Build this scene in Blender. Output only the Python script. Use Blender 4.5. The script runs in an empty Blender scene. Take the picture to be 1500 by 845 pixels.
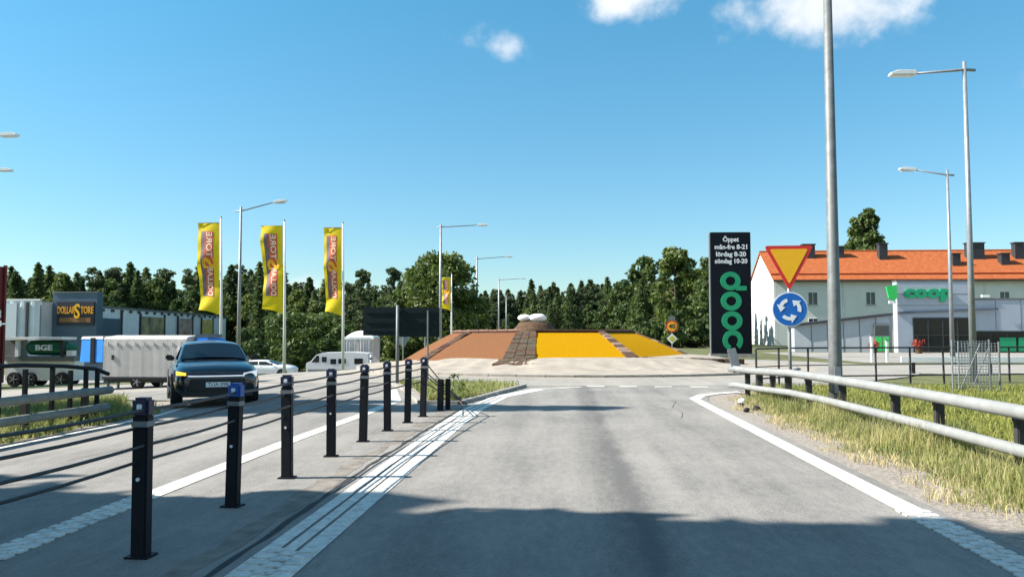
import bpy, bmesh, math, random
import numpy as np
from mathutils import Vector, Matrix
R = math.radians
random.seed(7); rng = np.random.default_rng(7)
scene = bpy.context.scene
C = scene.collection

# ------------------------------------------------------------------ camera
cd = bpy.data.cameras.new('camera'); cam = bpy.data.objects.new('camera', cd); C.objects.link(cam)
cd.sensor_width = 36.0; cd.lens = 28.8; cd.clip_start = .05; cd.clip_end = 6000
cam.location = (0, 0, 1.6); cam.rotation_euler = (R(90 + 3.124), R(0.0), R(3.814))
scene.camera = cam

# ------------------------------------------------------------------ sky, sun, exposure
SUN_EL = 40.0; SUN_AZ = -96.0                      # degrees clockwise from +Y: the sun stands on the left
w = bpy.data.worlds.new('World'); scene.world = w; w.use_nodes = True
wn = w.node_tree.nodes; wl = w.node_tree.links; wn.clear()
def N(t, **k):
    n = wn.new(t)
    for a, b in k.items(): setattr(n, a, b)
    return n
def MA(op, a, b=None, c=None, clamp=False):
    n = N('ShaderNodeMath', operation=op); n.use_clamp = clamp
    for i, x in enumerate((a, b, c)):
        if x is None: continue
        if isinstance(x, (int, float)): n.inputs[i].default_value = x
        else: wl.new(x, n.inputs[i])
    return n.outputs[0]
sky = N('ShaderNodeTexSky', sky_type='NISHITA'); sky.sun_disc = False
sky.sun_elevation = R(SUN_EL); sky.sun_rotation = R(SUN_AZ); sky.air_density = 1.0; sky.dust_density = .15; sky.ozone_density = 3.0
tint = N('ShaderNodeMix', data_type='RGBA', blend_type='MULTIPLY'); tint.inputs[0].default_value = 1.0
wl.new(sky.outputs[0], tint.inputs[6])
tc = N('ShaderNodeTexCoord'); sx = N('ShaderNodeSeparateXYZ'); wl.new(tc.outputs['Generated'], sx.inputs[0])
grd = N('ShaderNodeMapRange'); wl.new(sx.outputs[2], grd.inputs[0]); grd.inputs[1].default_value = .02; grd.inputs[2].default_value = .42
tcol = N('ShaderNodeMix', data_type='RGBA'); wl.new(grd.outputs[0], tcol.inputs[0]); tcol.inputs[6].default_value = (.70, .80, .82, 1); tcol.inputs[7].default_value = (.49, 1.10, 1.08, 1); wl.new(tcol.outputs[2], tint.inputs[7])
yy = MA('MAXIMUM', sx.outputs[1], .02)
px = MA('DIVIDE', sx.outputs[0], yy); pz = MA('DIVIDE', sx.outputs[2], yy)
nz = N('ShaderNodeTexNoise'); nz.inputs['Scale'].default_value = 17; nz.inputs['Detail'].default_value = 6; nz.inputs['Roughness'].default_value = .55
nz2 = N('ShaderNodeTexNoise'); nz2.inputs['Scale'].default_value = 2.3; nz2.inputs['Detail'].default_value = 3
wl.new(tc.outputs['Generated'], nz.inputs['Vector']); wl.new(tc.outputs['Generated'], nz2.inputs['Vector'])
# cumulus banks: (centre x/y, centre z/y, half widths, weight)
banks = [(.075, .415, .075, .035, 1.0), (.205, .395, .040, .030, .8), (.315, .392, .13, .055, 1.2), (.41, .42, .07, .04, .95),
         (-.092, .361, .055, .033, .62), (-.338, .055, .04, .022, .95), (.60, .31, .07, .03, .45), (.44, .255, .05, .02, .25), (.12, .52, .2, .06, 1.1), (-.5, .62, .2, .07, 1.), (.62, .5, .15, .06, 1.)]
mask = None
for cx, cz, wx, wz, wt in banks:
    a = MA('POWER', MA('ABSOLUTE', MA('DIVIDE', MA('SUBTRACT', px, cx), wx)), 2.0); b = MA('POWER', MA('ABSOLUTE', MA('DIVIDE', MA('SUBTRACT', pz, cz), wz)), 2.0)
    g = MA('MULTIPLY', MA('EXPONENT', MA('MULTIPLY', MA('ADD', a, b), -1.0)), wt)
    mask = g if mask is None else MA('MAXIMUM', mask, g)
front = MA('GREATER_THAN', sx.outputs[1], .05)
mask = MA('MULTIPLY', mask, front)
rear_cloud = MA('MULTIPLY', MA('SUBTRACT', nz2.outputs[0], .44, clamp=True), MA('SUBTRACT', 1.0, front))  # clouds behind the camera, out of view, thickened for more neutral ambient light
mask = MA('ADD', mask, MA('MULTIPLY', rear_cloud, 5.0))
dens = MA('MULTIPLY', MA('SUBTRACT', MA('ADD', mask, MA('MULTIPLY', MA('SUBTRACT', nz.outputs[0], .5), 1.9)), .34), 1.25, clamp=True)
dens = MA('MULTIPLY', dens, MA('MINIMUM', MA('MULTIPLY', mask, 3.0), 1.0))
sm = N('ShaderNodeMapRange', interpolation_type='SMOOTHSTEP'); wl.new(dens, sm.inputs[0]); sm.inputs[4].default_value = .80
cm = N('ShaderNodeMix', data_type='RGBA'); wl.new(sm.outputs[0], cm.inputs[0]); wl.new(tint.outputs[2], cm.inputs[6])
cc = N('ShaderNodeMix', data_type='RGBA'); wl.new(nz.outputs[0], cc.inputs[0]); cc.inputs[6].default_value = (4.6, 4.9, 5.3, 1); cc.inputs[7].default_value = (8.0, 7.8, 7.6, 1)
wl.new(cc.outputs[2], cm.inputs[7])
bg = N('ShaderNodeBackground'); bg.inputs[1].default_value = .075; wl.new(cm.outputs[2], bg.inputs[0])
wo = N('ShaderNodeOutputWorld'); wl.new(bg.outputs[0], wo.inputs[0])

sd = bpy.data.lights.new('sun', 'SUN'); sd.energy = 4.6; sd.angle = R(.53); sd.color = (1.0, .945, .86)
so = bpy.data.objects.new('sun', sd); C.objects.link(so); so.location = (-60, 10, 60)
sdir = Vector((math.sin(R(SUN_AZ)) * math.cos(R(SUN_EL)), math.cos(R(SUN_AZ)) * math.cos(R(SUN_EL)), math.sin(R(SUN_EL))))
so.rotation_euler = (-sdir).to_track_quat('-Z', 'Y').to_euler()
vs = scene.view_settings; vs.view_transform = 'Standard'; vs.look = 'None'; vs.exposure = 1.25; vs.gamma = 1.0; vs.use_curve_mapping = False
scene.render.engine = 'CYCLES'

# ------------------------------------------------------------------ materials
MATS = {}
def mat(name, col, rough=.6, metal=0.0, var=.12, scale=6.0, bump=0.0, bscale=40.0, col2=None, coat=0.0, stretch=(1, 1, 1), spec=None, trans=0.0, alpha=None, rnd=0.0, emit=None):
    if name in MATS: return MATS[name]
    m = bpy.data.materials.new(name); m.use_nodes = True; nt = m.node_tree; n = nt.nodes; l = nt.links
    b = n['Principled BSDF']; b.inputs['Roughness'].default_value = rough; b.inputs['Metallic'].default_value = metal
    if spec is not None: b.inputs['Specular IOR Level'].default_value = spec
    if coat: b.inputs['Coat Weight'].default_value = coat; b.inputs['Coat Roughness'].default_value = .04
    t = n.new('ShaderNodeTexCoord'); mp = n.new('ShaderNodeMapping'); mp.inputs['Scale'].default_value = stretch; l.new(t.outputs['Object'], mp.inputs[0])
    tx = n.new('ShaderNodeTexNoise'); tx.inputs['Scale'].default_value = scale; tx.inputs['Detail'].default_value = 5; tx.inputs['Roughness'].default_value = .6; l.new(mp.outputs[0], tx.inputs['Vector'])
    mx = n.new('ShaderNodeMix'); mx.data_type = 'RGBA'
    rp = n.new('ShaderNodeMapRange'); rp.inputs[1].default_value = .3; rp.inputs[2].default_value = .7; l.new(tx.outputs[0], rp.inputs[0]); l.new(rp.outputs[0], mx.inputs[0])
    c1 = [max(0, c * (1 - var)) for c in col]; c2 = col2 if col2 else [min(1, c * (1 + var)) for c in col]
    mx.inputs[6].default_value = (*c1, 1); mx.inputs[7].default_value = (*c2, 1)
    out = mx.outputs[2]
    if rnd:
        oi = n.new('ShaderNodeObjectInfo'); hs = n.new('ShaderNodeHueSaturation'); mr = n.new('ShaderNodeMapRange'); l.new(oi.outputs['Random'], mr.inputs[0])
        mr.inputs[3].default_value = 1 - rnd; mr.inputs[4].default_value = 1 + rnd; l.new(mr.outputs[0], hs.inputs['Value'])
        mh = n.new('ShaderNodeMapRange'); l.new(oi.outputs['Random'], mh.inputs[0]); mh.inputs[3].default_value = .5 + rnd * .06; mh.inputs[4].default_value = .5 - rnd * .06; l.new(mh.outputs[0], hs.inputs['Hue'])
        l.new(out, hs.inputs['Color']); out = hs.outputs[0]
    l.new(out, b.inputs['Base Color'])
    if bump:
        t2 = n.new('ShaderNodeTexNoise'); t2.inputs['Scale'].default_value = bscale; t2.inputs['Detail'].default_value = 4; l.new(mp.outputs[0], t2.inputs['Vector'])
        bp = n.new('ShaderNodeBump'); bp.inputs['Strength'].default_value = bump; bp.inputs['Distance'].default_value = .02; l.new(t2.outputs[0], bp.inputs['Height']); l.new(bp.outputs[0], b.inputs['Normal'])
    if trans:
        o = n['Material Output']; tr = n.new('ShaderNodeBsdfTranslucent'); l.new(out, tr.inputs[0]); ms = n.new('ShaderNodeMixShader'); ms.inputs[0].default_value = trans
        l.new(b.outputs[0], ms.inputs[1]); l.new(tr.outputs[0], ms.inputs[2]); l.new(ms.outputs[0], o.inputs[0])
    if emit: b.inputs['Emission Color'].default_value = (*emit[0], 1); b.inputs['Emission Strength'].default_value = emit[1]
    MATS[name] = m; return m

def asphalt(name, base, dark, streakx=None):
    m = bpy.data.materials.new(name); m.use_nodes = True; nt = m.node_tree; n = nt.nodes; l = nt.links
    b = n['Principled BSDF']; b.inputs['Roughness'].default_value = .88; b.inputs['Specular IOR Level'].default_value = .25
    t = n.new('ShaderNodeTexCoord')
    def noise(sc, det, stretch=(1, 1, 1)):
        mp = n.new('ShaderNodeMapping'); mp.inputs['Scale'].default_value = stretch; l.new(t.outputs['Object'], mp.inputs[0])
        x = n.new('ShaderNodeTexNoise'); x.inputs['Scale'].default_value = sc; x.inputs['Detail'].default_value = det; l.new(mp.outputs[0], x.inputs['Vector']); return x.outputs[0]
    def math_(op, a, bb):
        x = n.new('ShaderNodeMath'); x.operation = op
        for i, v in enumerate((a, bb)):
            if isinstance(v, (int, float)): x.inputs[i].default_value = v
            else: l.new(v, x.inputs[i])
        return x.outputs[0]
    big = noise(.55, 4); st = noise(2.2, 4, (1, .07, 1)); grain = noise(60, 4); mid = noise(13, 5, (1, .35, 1)); blot = noise(1.7, 6, (1, .22, 1))
    f = math_('ADD', math_('MULTIPLY', big, .5), math_('ADD', math_('MULTIPLY', st, .5), math_('ADD', math_('MULTIPLY', grain, .6), math_('ADD', math_('MULTIPLY', math_('SUBTRACT', mid, .5), .38), math_('MULTIPLY', math_('SUBTRACT', blot, .5), .36)))))
    f = math_('MULTIPLY', math_('SUBTRACT', f, .42), 1.9)
    if streakx is not None:
        s = n.new('ShaderNodeSeparateXYZ'); l.new(t.outputs['Object'], s.inputs[0])
        for sxx, wd, am in streakx:
            q = math_('DIVIDE', math_('SUBTRACT', math_('ADD', s.outputs[0], math_('MULTIPLY', math_('SUBTRACT', big, .5), .35)), sxx), wd)
            g = math_('EXPONENT', math_('MULTIPLY', math_('MULTIPLY', q, q), -1.0), 0)
            f = math_('SUBTRACT', f, math_('MULTIPLY', math_('MULTIPLY', g, am), math_('MULTIPLY', math_('SUBTRACT', blot, .18), 2.0)))
    mx = n.new('ShaderNodeMix'); mx.data_type = 'RGBA'; mx.clamp_factor = True; l.new(f, mx.inputs[0]); mx.inputs[6].default_value = (*dark, 1); mx.inputs[7].default_value = (*base, 1)
    l.new(mx.outputs[2], b.inputs['Base Color'])
    bp = n.new('ShaderNodeBump'); bp.inputs['Strength'].default_value = .7; bp.inputs['Distance'].default_value = .012; l.new(grain, bp.inputs['Height']); l.new(bp.outputs[0], b.inputs['Normal'])
    MATS[name] = m; return m
M_ROAD = asphalt('asphalt_worn', (.288, .270, .246), (.125, .120, .115), [(.5, .28, .78), (.62, .10, .35), (-.95, .35, .22), (2.1, .4, .22), (-6.2, .5, .25)])
M_ROAD2 = asphalt('asphalt_pale', (.33, .305, .27), (.20, .188, .17))
M_PAINT = mat('road_paint', (.62, .60, .55), .7, var=.22, scale=9, bump=.25, bscale=60)
def worn(m, under, thr):
    n = m.node_tree.nodes; l = m.node_tree.links; b = n['Principled BSDF']; src = b.inputs['Base Color'].links[0].from_socket
    t = n.new('ShaderNodeTexCoord'); a = n.new('ShaderNodeTexNoise'); a.inputs['Scale'].default_value = 17; a.inputs['Detail'].default_value = 9; a.inputs['Roughness'].default_value = .75; l.new(t.outputs['Object'], a.inputs['Vector'])
    r = n.new('ShaderNodeMapRange'); r.inputs[1].default_value = thr; r.inputs[2].default_value = thr + .06; l.new(a.outputs[0], r.inputs[0])
    x = n.new('ShaderNodeMix'); x.data_type = 'RGBA'; l.new(r.outputs[0], x.inputs[0]); l.new(src, x.inputs[6]); x.inputs[7].default_value = (*under, 1); l.new(x.outputs[2], b.inputs['Base Color'])
worn(M_PAINT, (.26, .245, .225), .575)
M_GRAVEL = mat('shoulder_gravel', (.30, .26, .22), .95, var=.45, scale=22, bump=.9, bscale=70)
M_SAND = mat('apron_stone', (.33, .285, .232), .9, var=.20, scale=1.6, bump=.6, bscale=14)
M_GROUND = mat('meadow_soil', (.085, .105, .028), .95, var=.45, scale=.9, bump=.6, bscale=18, col2=(.15, .15, .05))
M_KERB = mat('kerb_stone', (.30, .28, .25), .85, var=.25, scale=3, bump=.4, bscale=30)
M_GALV = mat('galvanised_steel', (.27, .29, .31), .5, metal=.4, var=.16, scale=5, bump=.06, bscale=30)
M_GALVD = mat('dull_zinc', (.165, .175, .175), .6, metal=.35, var=.2, scale=6)
M_RAILG = mat('weathered_zinc_rail', (.265, .272, .265), .65, metal=.1, var=.14, scale=4, bump=.08, bscale=25)
M_BLACK = mat('black_steel', (.008, .009, .013), .6, var=.3, scale=8, bump=.05, spec=.25)
M_NAVY = mat('navy_plastic', (.016, .018, .06), .4, var=.2)
M_BLUECAP = mat('blue_plastic', (.012, .10, .42), .4, var=.15)
M_REFL = mat('reflector_white', (.82, .83, .85), .25, var=.05)
M_REFG = mat('reflector_grey', (.17, .18, .19), .4, var=.1)
M_CABLE = mat('steel_cable', (.035, .035, .037), .5, metal=.3, var=.25, scale=30)
M_WHITE = mat('white_enamel', (.78, .78, .77), .45, var=.05, scale=3)
M_POLEW = mat('white_pole', (.74, .75, .76), .4, var=.05, scale=3)
M_RED = mat('sign_red', (.62, .028, .02), .4, var=.05)
M_SIGNY = mat('sign_yellow', (.92, .46, .006), .4, var=.04)
M_SIGNB = mat('sign_blue', (.006, .13, .50), .4, var=.05)
M_SIGNW = mat('sign_white', (.82, .84, .86), .4, var=.03)
M_SIGNK = mat('sign_black', (.012, .012, .012), .4, var=.05)
M_DARKPANEL = mat('dark_sign_back', (.008, .018, .020), .6, var=.2, scale=2, spec=.2)
M_FLAGY = mat('flag_yellow', (.80, .60, .012), .8, var=.08, scale=2, trans=.35)
M_FLAGR = mat('flag_red', (.60, .12, .05), .8, var=.12, scale=3)
M_FLAGP = mat('flag_plum', (.20, .15, .17), .8, var=.25, scale=3)
M_FLAGW = mat('flag_letter', (.88, .68, .52), .8, var=.05)
M_TERRA = mat('red_gravel_bed', (.190, .086, .040), .95, spec=.08, var=.28, scale=16, bump=.6, bscale=30)
M_MARI = mat('yellow_gravel_bed', (.40, .205, .001), .9, spec=.04, var=.16, scale=16, bump=.45, bscale=30)
M_BRICK = mat('brown_stone', (.085, .045, .022), .9, var=.5, scale=5, bump=.7, bscale=14)
M_BRICK2 = mat('grey_brown_stone', (.075, .058, .034), .9, var=.5, scale=5, bump=.7, bscale=14)
M_BRICKD = mat('dark_red_stone', (.05, .015, .009), .9, var=.35, scale=4)
M_RIM = mat('rim_stone', (.24, .15, .105), .9, var=.25, scale=3)
M_EGG = mat('white_stone', (.86, .85, .82), .5, var=.04)
M_GLASS = mat('dark_glass', (.006, .009, .012), .07, var=.2, scale=.6, spec=.38)
M_PANE = mat('window_pane', (.03, .04, .045), .08, var=.3, scale=.7, spec=.7)
M_WALLG = mat('shade_grey_render', (.66, .66, .60), .85, var=.07, scale=.5, bump=.15, bscale=12)
M_WALLW = mat('white_render', (.80, .79, .74), .85, var=.05, scale=.5, bump=.15, bscale=12)
M_WALLB = mat('pale_blue_cladding', (.36, .40, .46), .6, var=.06, scale=.7)
M_CORR = mat('corrugated_metal', (.56, .60, .63), .55, metal=.05, var=.10, scale=.5)
M_TOWER = mat('blue_grey_metal', (.065, .105, .145), .5, metal=.1, var=.12, scale=.6)
M_ROOF = mat('orange_tiles', (.35, .100, .036), .85, spec=.12, var=.2, scale=2.5, bump=.5, bscale=9, stretch=(1, .5, 1))
M_ROOFD = mat('dark_trim', (.03, .032, .036), .6, var=.2)
M_COOP = mat('bright_green', (.004, .31, .135), .45, var=.06)
M_COOPL = mat('leaf_green', (.03, .50, .10), .45, var=.08)
M_SIGNO = mat('amber_letter', (.78, .36, .02), .5, var=.1)
M_CONT = mat('container_red', (.125, .010, .012), .55, var=.25, scale=1.2)
M_TANKG = mat('tank_green', (.004, .13, .075), .35, var=.12, scale=1.5)
M_TARP = mat('grey_tarpaulin', (.47, .45, .43), .7, var=.08, scale=1.4, bump=.25, bscale=3)
M_TARPB = mat('blue_tarpaulin', (.01, .21, .66), .55, var=.12, scale=2)
M_TYRE = mat('tyre_rubber', (.012, .012, .012), .85, var=.2)
M_RIMW = mat('alloy', (.40, .41, .43), .35, metal=.7, var=.08)
M_CARP = mat('midnight_paint', (.005, .008, .015), .22, var=.1, coat=.9)
M_CHROME = mat('bright_trim', (.75, .77, .8), .18, metal=.8, var=.04)
M_LAMP = mat('headlight_glass', (.70, .74, .78), .12, var=.05)
M_ORANGE = mat('indicator_lit', (.9, .42, .02), .3, var=.05, emit=((1, .48, .03), 1.6))
M_DRL = mat('running_light', (.8, .82, .85), .2, emit=((1, 1, 1), .2))
M_PLAST = mat('black_plastic', (.010, .010, .012), .6, var=.15)
M_BARK = mat('bark', (.075, .052, .036), .9, var=.35, scale=3, bump=.7, bscale=14)
M_SPRUCE = mat('spruce_needles', (.072, .125, .044), .75, var=.4, scale=.35, trans=.36, rnd=.38, col2=(.145, .190, .058))
M_PINE = mat('pine_needles', (.076, .118, .050), .75, var=.35, scale=.4, trans=.30, rnd=.25, col2=(.100, .130, .046))
M_LEAF = mat('broad_leaves', (.100, .155, .028), .6, var=.35, scale=.5, trans=.36, rnd=.25, col2=(.13, .175, .036))
M_LEAF2 = mat('dark_leaves', (.085, .145, .036), .65, var=.35, scale=.5, trans=.34, rnd=.28, col2=(.092, .140, .032))
M_GRASS = mat('grass_blades', (.17, .25, .045), .7, var=.3, scale=1.2, trans=.35, col2=(.46, .44, .17))
M_LAWN = mat('lawn_blades', (.22, .28, .045), .7, var=.3, scale=.8, trans=.3, col2=(.38, .36, .09))
M_REDTHING = mat('red_flowers', (.35, .05, .03), .8, var=.4, scale=8)
M_MIRROR = mat('mirror_plate', (.55, .57, .55), .3, metal=.4)

# ------------------------------------------------------------------ builders
def tag(o, label=None, cat=None, group=None, kind=None):
    for k, v in (('label', label), ('category', cat), ('group', group), ('kind', kind)):
        if v: o[k] = v
    return o
def link(o, parent=None):
    C.objects.link(o)
    if parent: o.parent = parent
    return o
def thing(name, label, cat, loc=(0, 0, 0), rz=0, group=None):
    o = bpy.data.objects.new(name, None); link(o); o.location = loc; o.rotation_euler = (0, 0, rz); o.empty_display_size = .2
    return tag(o, label, cat, group)
class MB:
    def __init__(s): s.v = []; s.f = []
    def add(s, v, f):
        k = len(s.v); s.v += [tuple(p) for p in v]; s.f += [tuple(i + k for i in q) for q in f]; return s
    def box(s, x0, x1, y0, y1, z0, z1):
        v = [(x0, y0, z0), (x1, y0, z0), (x1, y1, z0), (x0, y1, z0), (x0, y0, z1), (x1, y0, z1), (x1, y1, z1), (x0, y1, z1)]
        return s.add(v, [(3, 2, 1, 0), (4, 5, 6, 7), (0, 1, 5, 4), (1, 2, 6, 5), (2, 3, 7, 6), (3, 0, 4, 7)])
    def hexa(s, b, t):      # 4 bottom, 4 top points
        return s.add(list(b) + list(t), [(3, 2, 1, 0), (4, 5, 6, 7), (0, 1, 5, 4), (1, 2, 6, 5), (2, 3, 7, 6), (3, 0, 4, 7)])
    def tube(s, pts, rad, n=8, caps=True, sy=1.0):
        pts = [Vector(p) for p in pts]; rads = rad if isinstance(rad, (list, tuple)) else [rad] * len(pts); k = len(s.v); prev = None
        for i, p in enumerate(pts):
            d = (pts[min(i + 1, len(pts) - 1)] - pts[max(i - 1, 0)]).normalized()
            up = Vector((0, 0, 1)) if abs(d.z) < .95 else Vector((0, 1, 0))
            a = d.cross(up).normalized(); b = a.cross(d).normalized()
            for j in range(n):
                t = 2 * math.pi * (j + .5) / n
                s.v.append(tuple(p + a * math.cos(t) * rads[i] * sy + b * math.sin(t) * rads[i]))
        for i in range(len(pts) - 1):
            for j in range(n):
                q = k + i * n; s.f.append((q + j, q + (j + 1) % n, q + n + (j + 1) % n, q + n + j))
        if caps:
            s.f.append(tuple(k + j for j in range(n))[::-1]); q = k + (len(pts) - 1) * n; s.f.append(tuple(q + j for j in range(n)))
        return s
    def prism(s, poly, y0, y1):     # polygon in xz, extruded along y
        n = len(poly); v = [(x, y0, z) for x, z in poly] + [(x, y1, z) for x, z in poly]
        return s.add(v, [tuple(range(n)), tuple(range(2 * n - 1, n - 1, -1))] + [(i, i + n, (i + 1) % n + n, (i + 1) % n) for i in range(n)])
    def lathe(s, prof, n=20, axis='z', c=(0, 0, 0)):   # profile of (radius, height)
        k = len(s.v)
        for r, h in prof:
            for j in range(n):
                t = 2 * math.pi * j / n; x, y = r * math.cos(t), r * math.sin(t)
                p = (x, y, h) if axis == 'z' else ((h, x, y) if axis == 'x' else (x, h, y))
                s.v.append((p[0] + c[0], p[1] + c[1], p[2] + c[2]))
        for i in range(len(prof) - 1):
            for j in range(n):
                q = k + i * n; s.f.append((q + j, q + (j + 1) % n, q + n + (j + 1) % n, q + n + j))
        s.f.append(tuple(k + j for j in range(n))[::-1]); q = k + (len(prof) - 1) * n; s.f.append(tuple(q + j for j in range(n)))
        return s
    def grid(s, rows):
        k = len(s.v); m = len(rows[0])
        for r in rows: s.v += [tuple(p) for p in r]
        for i in range(len(rows) - 1):
            for j in range(m - 1):
                q = k + i * m + j; s.f.append((q, q + 1, q + m + 1, q + m))
        return s
    def mesh(s, name, m, smooth=False, bevel=0):
        me = bpy.data.meshes.new(name); me.from_pydata(s.v, [], s.f); me.update()
        bm = bmesh.new(); bm.from_mesh(me); bmesh.ops.recalc_face_normals(bm, faces=bm.faces)
        if bevel: bmesh.ops.bevel(bm, geom=[e for e in bm.edges if len(e.link_faces) == 2 and e.calc_face_angle(0) > .6], offset=bevel, segments=2, affect='EDGES', clamp_overlap=True)
        bm.to_mesh(me); bm.free(); me.materials.append(m)
        if smooth: me.polygons.foreach_set('use_smooth', [True] * len(me.polygons))
        return me
    def build(s, name, m, parent=None, smooth=False, bevel=0, loc=None, rot=None, sub=0):
        o = bpy.data.objects.new(name, s.mesh(name, m, smooth, bevel)); link(o, parent)
        if loc: o.location = loc
        if rot: o.rotation_euler = rot
        if sub: md = o.modifiers.new('s', 'SUBSURF'); md.levels = sub; md.render_levels = sub
        return o
def inst(o, parent=None, loc=None, rot=None, scale=None):
    c = o.copy(); link(c); c.parent = parent
    if loc is not None: c.location = loc
    if rot is not None: c.rotation_euler = rot
    if scale is not None: c.scale = scale
    return c
def new_from(me, name, parent=None, loc=(0, 0, 0), rot=(0, 0, 0), scale=(1, 1, 1)):
    o = bpy.data.objects.new(name, me); link(o, parent); o.location = loc; o.rotation_euler = rot; o.scale = scale; return o
def np_mesh(name, v, f, m):
    me = bpy.data.meshes.new(name); v = np.asarray(v, np.float32); f = np.asarray(f, np.int32); k = f.shape[1]
    me.vertices.add(len(v)); me.vertices.foreach_set('co', v.ravel()); me.loops.add(f.size); me.loops.foreach_set('vertex_index', f.ravel())
    me.polygons.add(len(f)); me.polygons.foreach_set('loop_start', np.arange(0, f.size, k, dtype=np.int32)); me.update(calc_edges=True); me.materials.append(m); return me
def text_mesh(s, size, depth=.01, bold=.0, spacing=1.0, width=None):
    cu = bpy.data.curves.new('t', 'FONT'); cu.body = s; cu.size = size; cu.extrude = depth; cu.offset = bold; cu.space_character = spacing; cu.align_x = 'CENTER'; cu.align_y = 'CENTER'; cu.resolution_u = 3
    o = bpy.data.objects.new('t', cu); C.objects.link(o); bpy.context.view_layer.update()
    me = bpy.data.meshes.new_from_object(o.evaluated_get(bpy.context.evaluated_depsgraph_get())); bpy.data.objects.remove(o)
    if width:
        co = [v.co.x for v in me.vertices]; k = width / (max(co) - min(co)); c0 = (max(co) + min(co)) / 2
        for v in me.vertices: v.co.x = (v.co.x - c0) * k
    return me
def text(s, size, m, parent, loc, rot=(R(90), 0, 0), depth=.01, bold=0.0, width=None, name='lettering', spacing=1.0):
    me = text_mesh(s, size, depth, bold, spacing, width); me.materials.clear(); me.materials.append(m)
    return new_from(me, name, parent, loc, rot)

# ------------------------------------------------------------------ terrain
def cl(x, a=0., b=1.): return max(a, min(b, x))
def D(x, y): return -.05 * cl(-x - 6, 0, 24) - .05 * cl(y - 40, 0, 30) * cl((-x - 8) / 6)
def axis(fine0, fine1, lo, hi, step=1.0):
    a = list(np.arange(fine0, fine1 + .01, step)); s = step; x = fine1
    while x < hi: s *= 1.5; x += s; a.append(x)
    s = step; x = fine0
    while x > lo: s *= 1.5; x -= s; a.insert(0, x)
    return a
xs = axis(-60, 60, -2500, 2500); ys = axis(-20, 110, -400, 3500)
tag(MB().grid([[(x, y, D(x, y)) for x in xs] for y in ys]).build('ground', M_GROUND, smooth=True), kind='structure')
def sheet(name, left, right, dz, m, step=1.0, cross=8, kind='structure'):
    """strip between two polylines of equal length, laid on the terrain dz above it"""
    rows = []
    for i in range(len(left) - 1):
        a0, a1, b0, b1 = (Vector((*p, 0)) for p in (left[i], left[i + 1], right[i], right[i + 1]))
        n = max(1, int(max((a1 - a0).length, (b1 - b0).length) / step))
        for k in range(n + (i == len(left) - 2)):
            t = k / n; a = a0.lerp(a1, t); b = b0.lerp(b1, t)
            rows.append([(*(p := a.lerp(b, j / cross)).xy, D(p.x, p.y) + dz) for j in range(cross + 1)])
    o = MB().grid(rows).build(name, m); return tag(o, kind=kind)
RC = (0.3, 39.5)
def ring(name, r0, r1, z0, z1, m, n=96, a0=0, a1=2 * math.pi, rows=4):
    g = []
    for i in range(n + 1):
        a = a0 + (a1 - a0) * i / n; row = []
        for j in range(rows + 1):
            r = r0 + (r1 - r0) * j / rows; x = RC[0] + r * math.cos(a); y = RC[1] + r * math.sin(a); row.append((x, y, D(x, y) + z0 + (z1 - z0) * j / rows))
        g.append(row)
    return tag(MB().grid(g).build(name, m), kind='structure')
# carriageways
sheet('road', [(-8.6, -14), (-8.6, 16.5), (-9.1, 19), (-10.6, 21.5), (-13.5, 23.5), (-18, 25.6), (-20, 27)], [(3.32, -14), (3.32, 19.6), (3.55, 21), (4.4, 22.5), (6.2, 24.2), (9, 26.6), (10.5, 28.5)], .024, M_ROAD, cross=24)
ring('roundabout', 10.0, 14.9, .030, .030, M_ROAD2)
ring('gutter', 10.2, 11.0, .034, .034, M_SAND)
sheet('side_road_west', [(-8, 26.5), (-90, 25.5)], [(-10, 35.0), (-90, 35.5)], .020, M_ROAD2, cross=8)
sheet('side_road_east', [(11, 33), (110, 35)], [(11, 43), (110, 44)], .020, M_ROAD2, cross=4, step=4)
sheet('exit_road', [(-6.5, 50), (-15, 100), (-26, 320)], [(2.5, 52), (-7, 100), (-18, 320)], .020, M_ROAD2, cross=4, step=3)
sheet('car_park', [(16, 45.5), (90, 46.5)], [(16, 69.5), (90, 69.5)], .016, M_ROAD2, cross=4, step=6)
sheet('yard', [(-15, 57), (-58, 52)], [(-9, 82), (-58, 100)], .016, M_ROAD2, cross=16, step=1.5)
sheet('gravel_shoulder', [(3.30, -14), (3.30, 19.5), (3.5, 21), (4.35, 22.5), (6.0, 24)], [(4.15, -14), (4.1, 10), (3.95, 19), (4.35, 20.5), (5.2, 22)], .014, M_GRAVEL, cross=4)
sheet('verge_gravel', [(-9.6, -14), (-9.6, 16.0), (-10.2, 18.8), (-11.6, 21.2)], [(-8.5, -14), (-8.5, 16.5), (-9.0, 19), (-10.5, 21.5)], .016, M_GRAVEL, cross=3)
# painted lines
LZ = .0302
for x0, x1 in ((-2.22, -2.10), (-2.07, -1.97), (-1.94, -1.78)):
    dx = .05
    sheet('edge_line', [(x0, -6), (x0, 14), (x0 + .06, 17), (x0 + .36, 20.5), (x0 + 1.25, 23.3), (x0 + 2.3, 24.35)], [(x1, -6), (x1, 14), (x1 + .06, 17), (x1 + .33, 20.4), (x1 + 1.2, 23.1), (x1 + 2.25, 24.2)], LZ, M_PAINT, cross=1)
sheet('edge_line', [(2.93, -6), (2.93, 18), (2.95, 20.2), (3.35, 21.4), (3.9, 22.1), (4.6, 22.7)], [(3.17, -6), (3.17, 18), (3.17, 19.9), (3.48, 21.0), (4.0, 21.75), (4.7, 22.35)], LZ, M_PAINT, cross=1)
sheet('edge_line', [(-4.17, -6), (-4.17, 12), (-4.05, 16), (-4.1, 19), (-5, 23)], [(-3.93, -6), (-3.93, 12), (-3.83, 16), (-3.85, 19), (-4.8, 23)], LZ, M_PAINT, cross=1)
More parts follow.
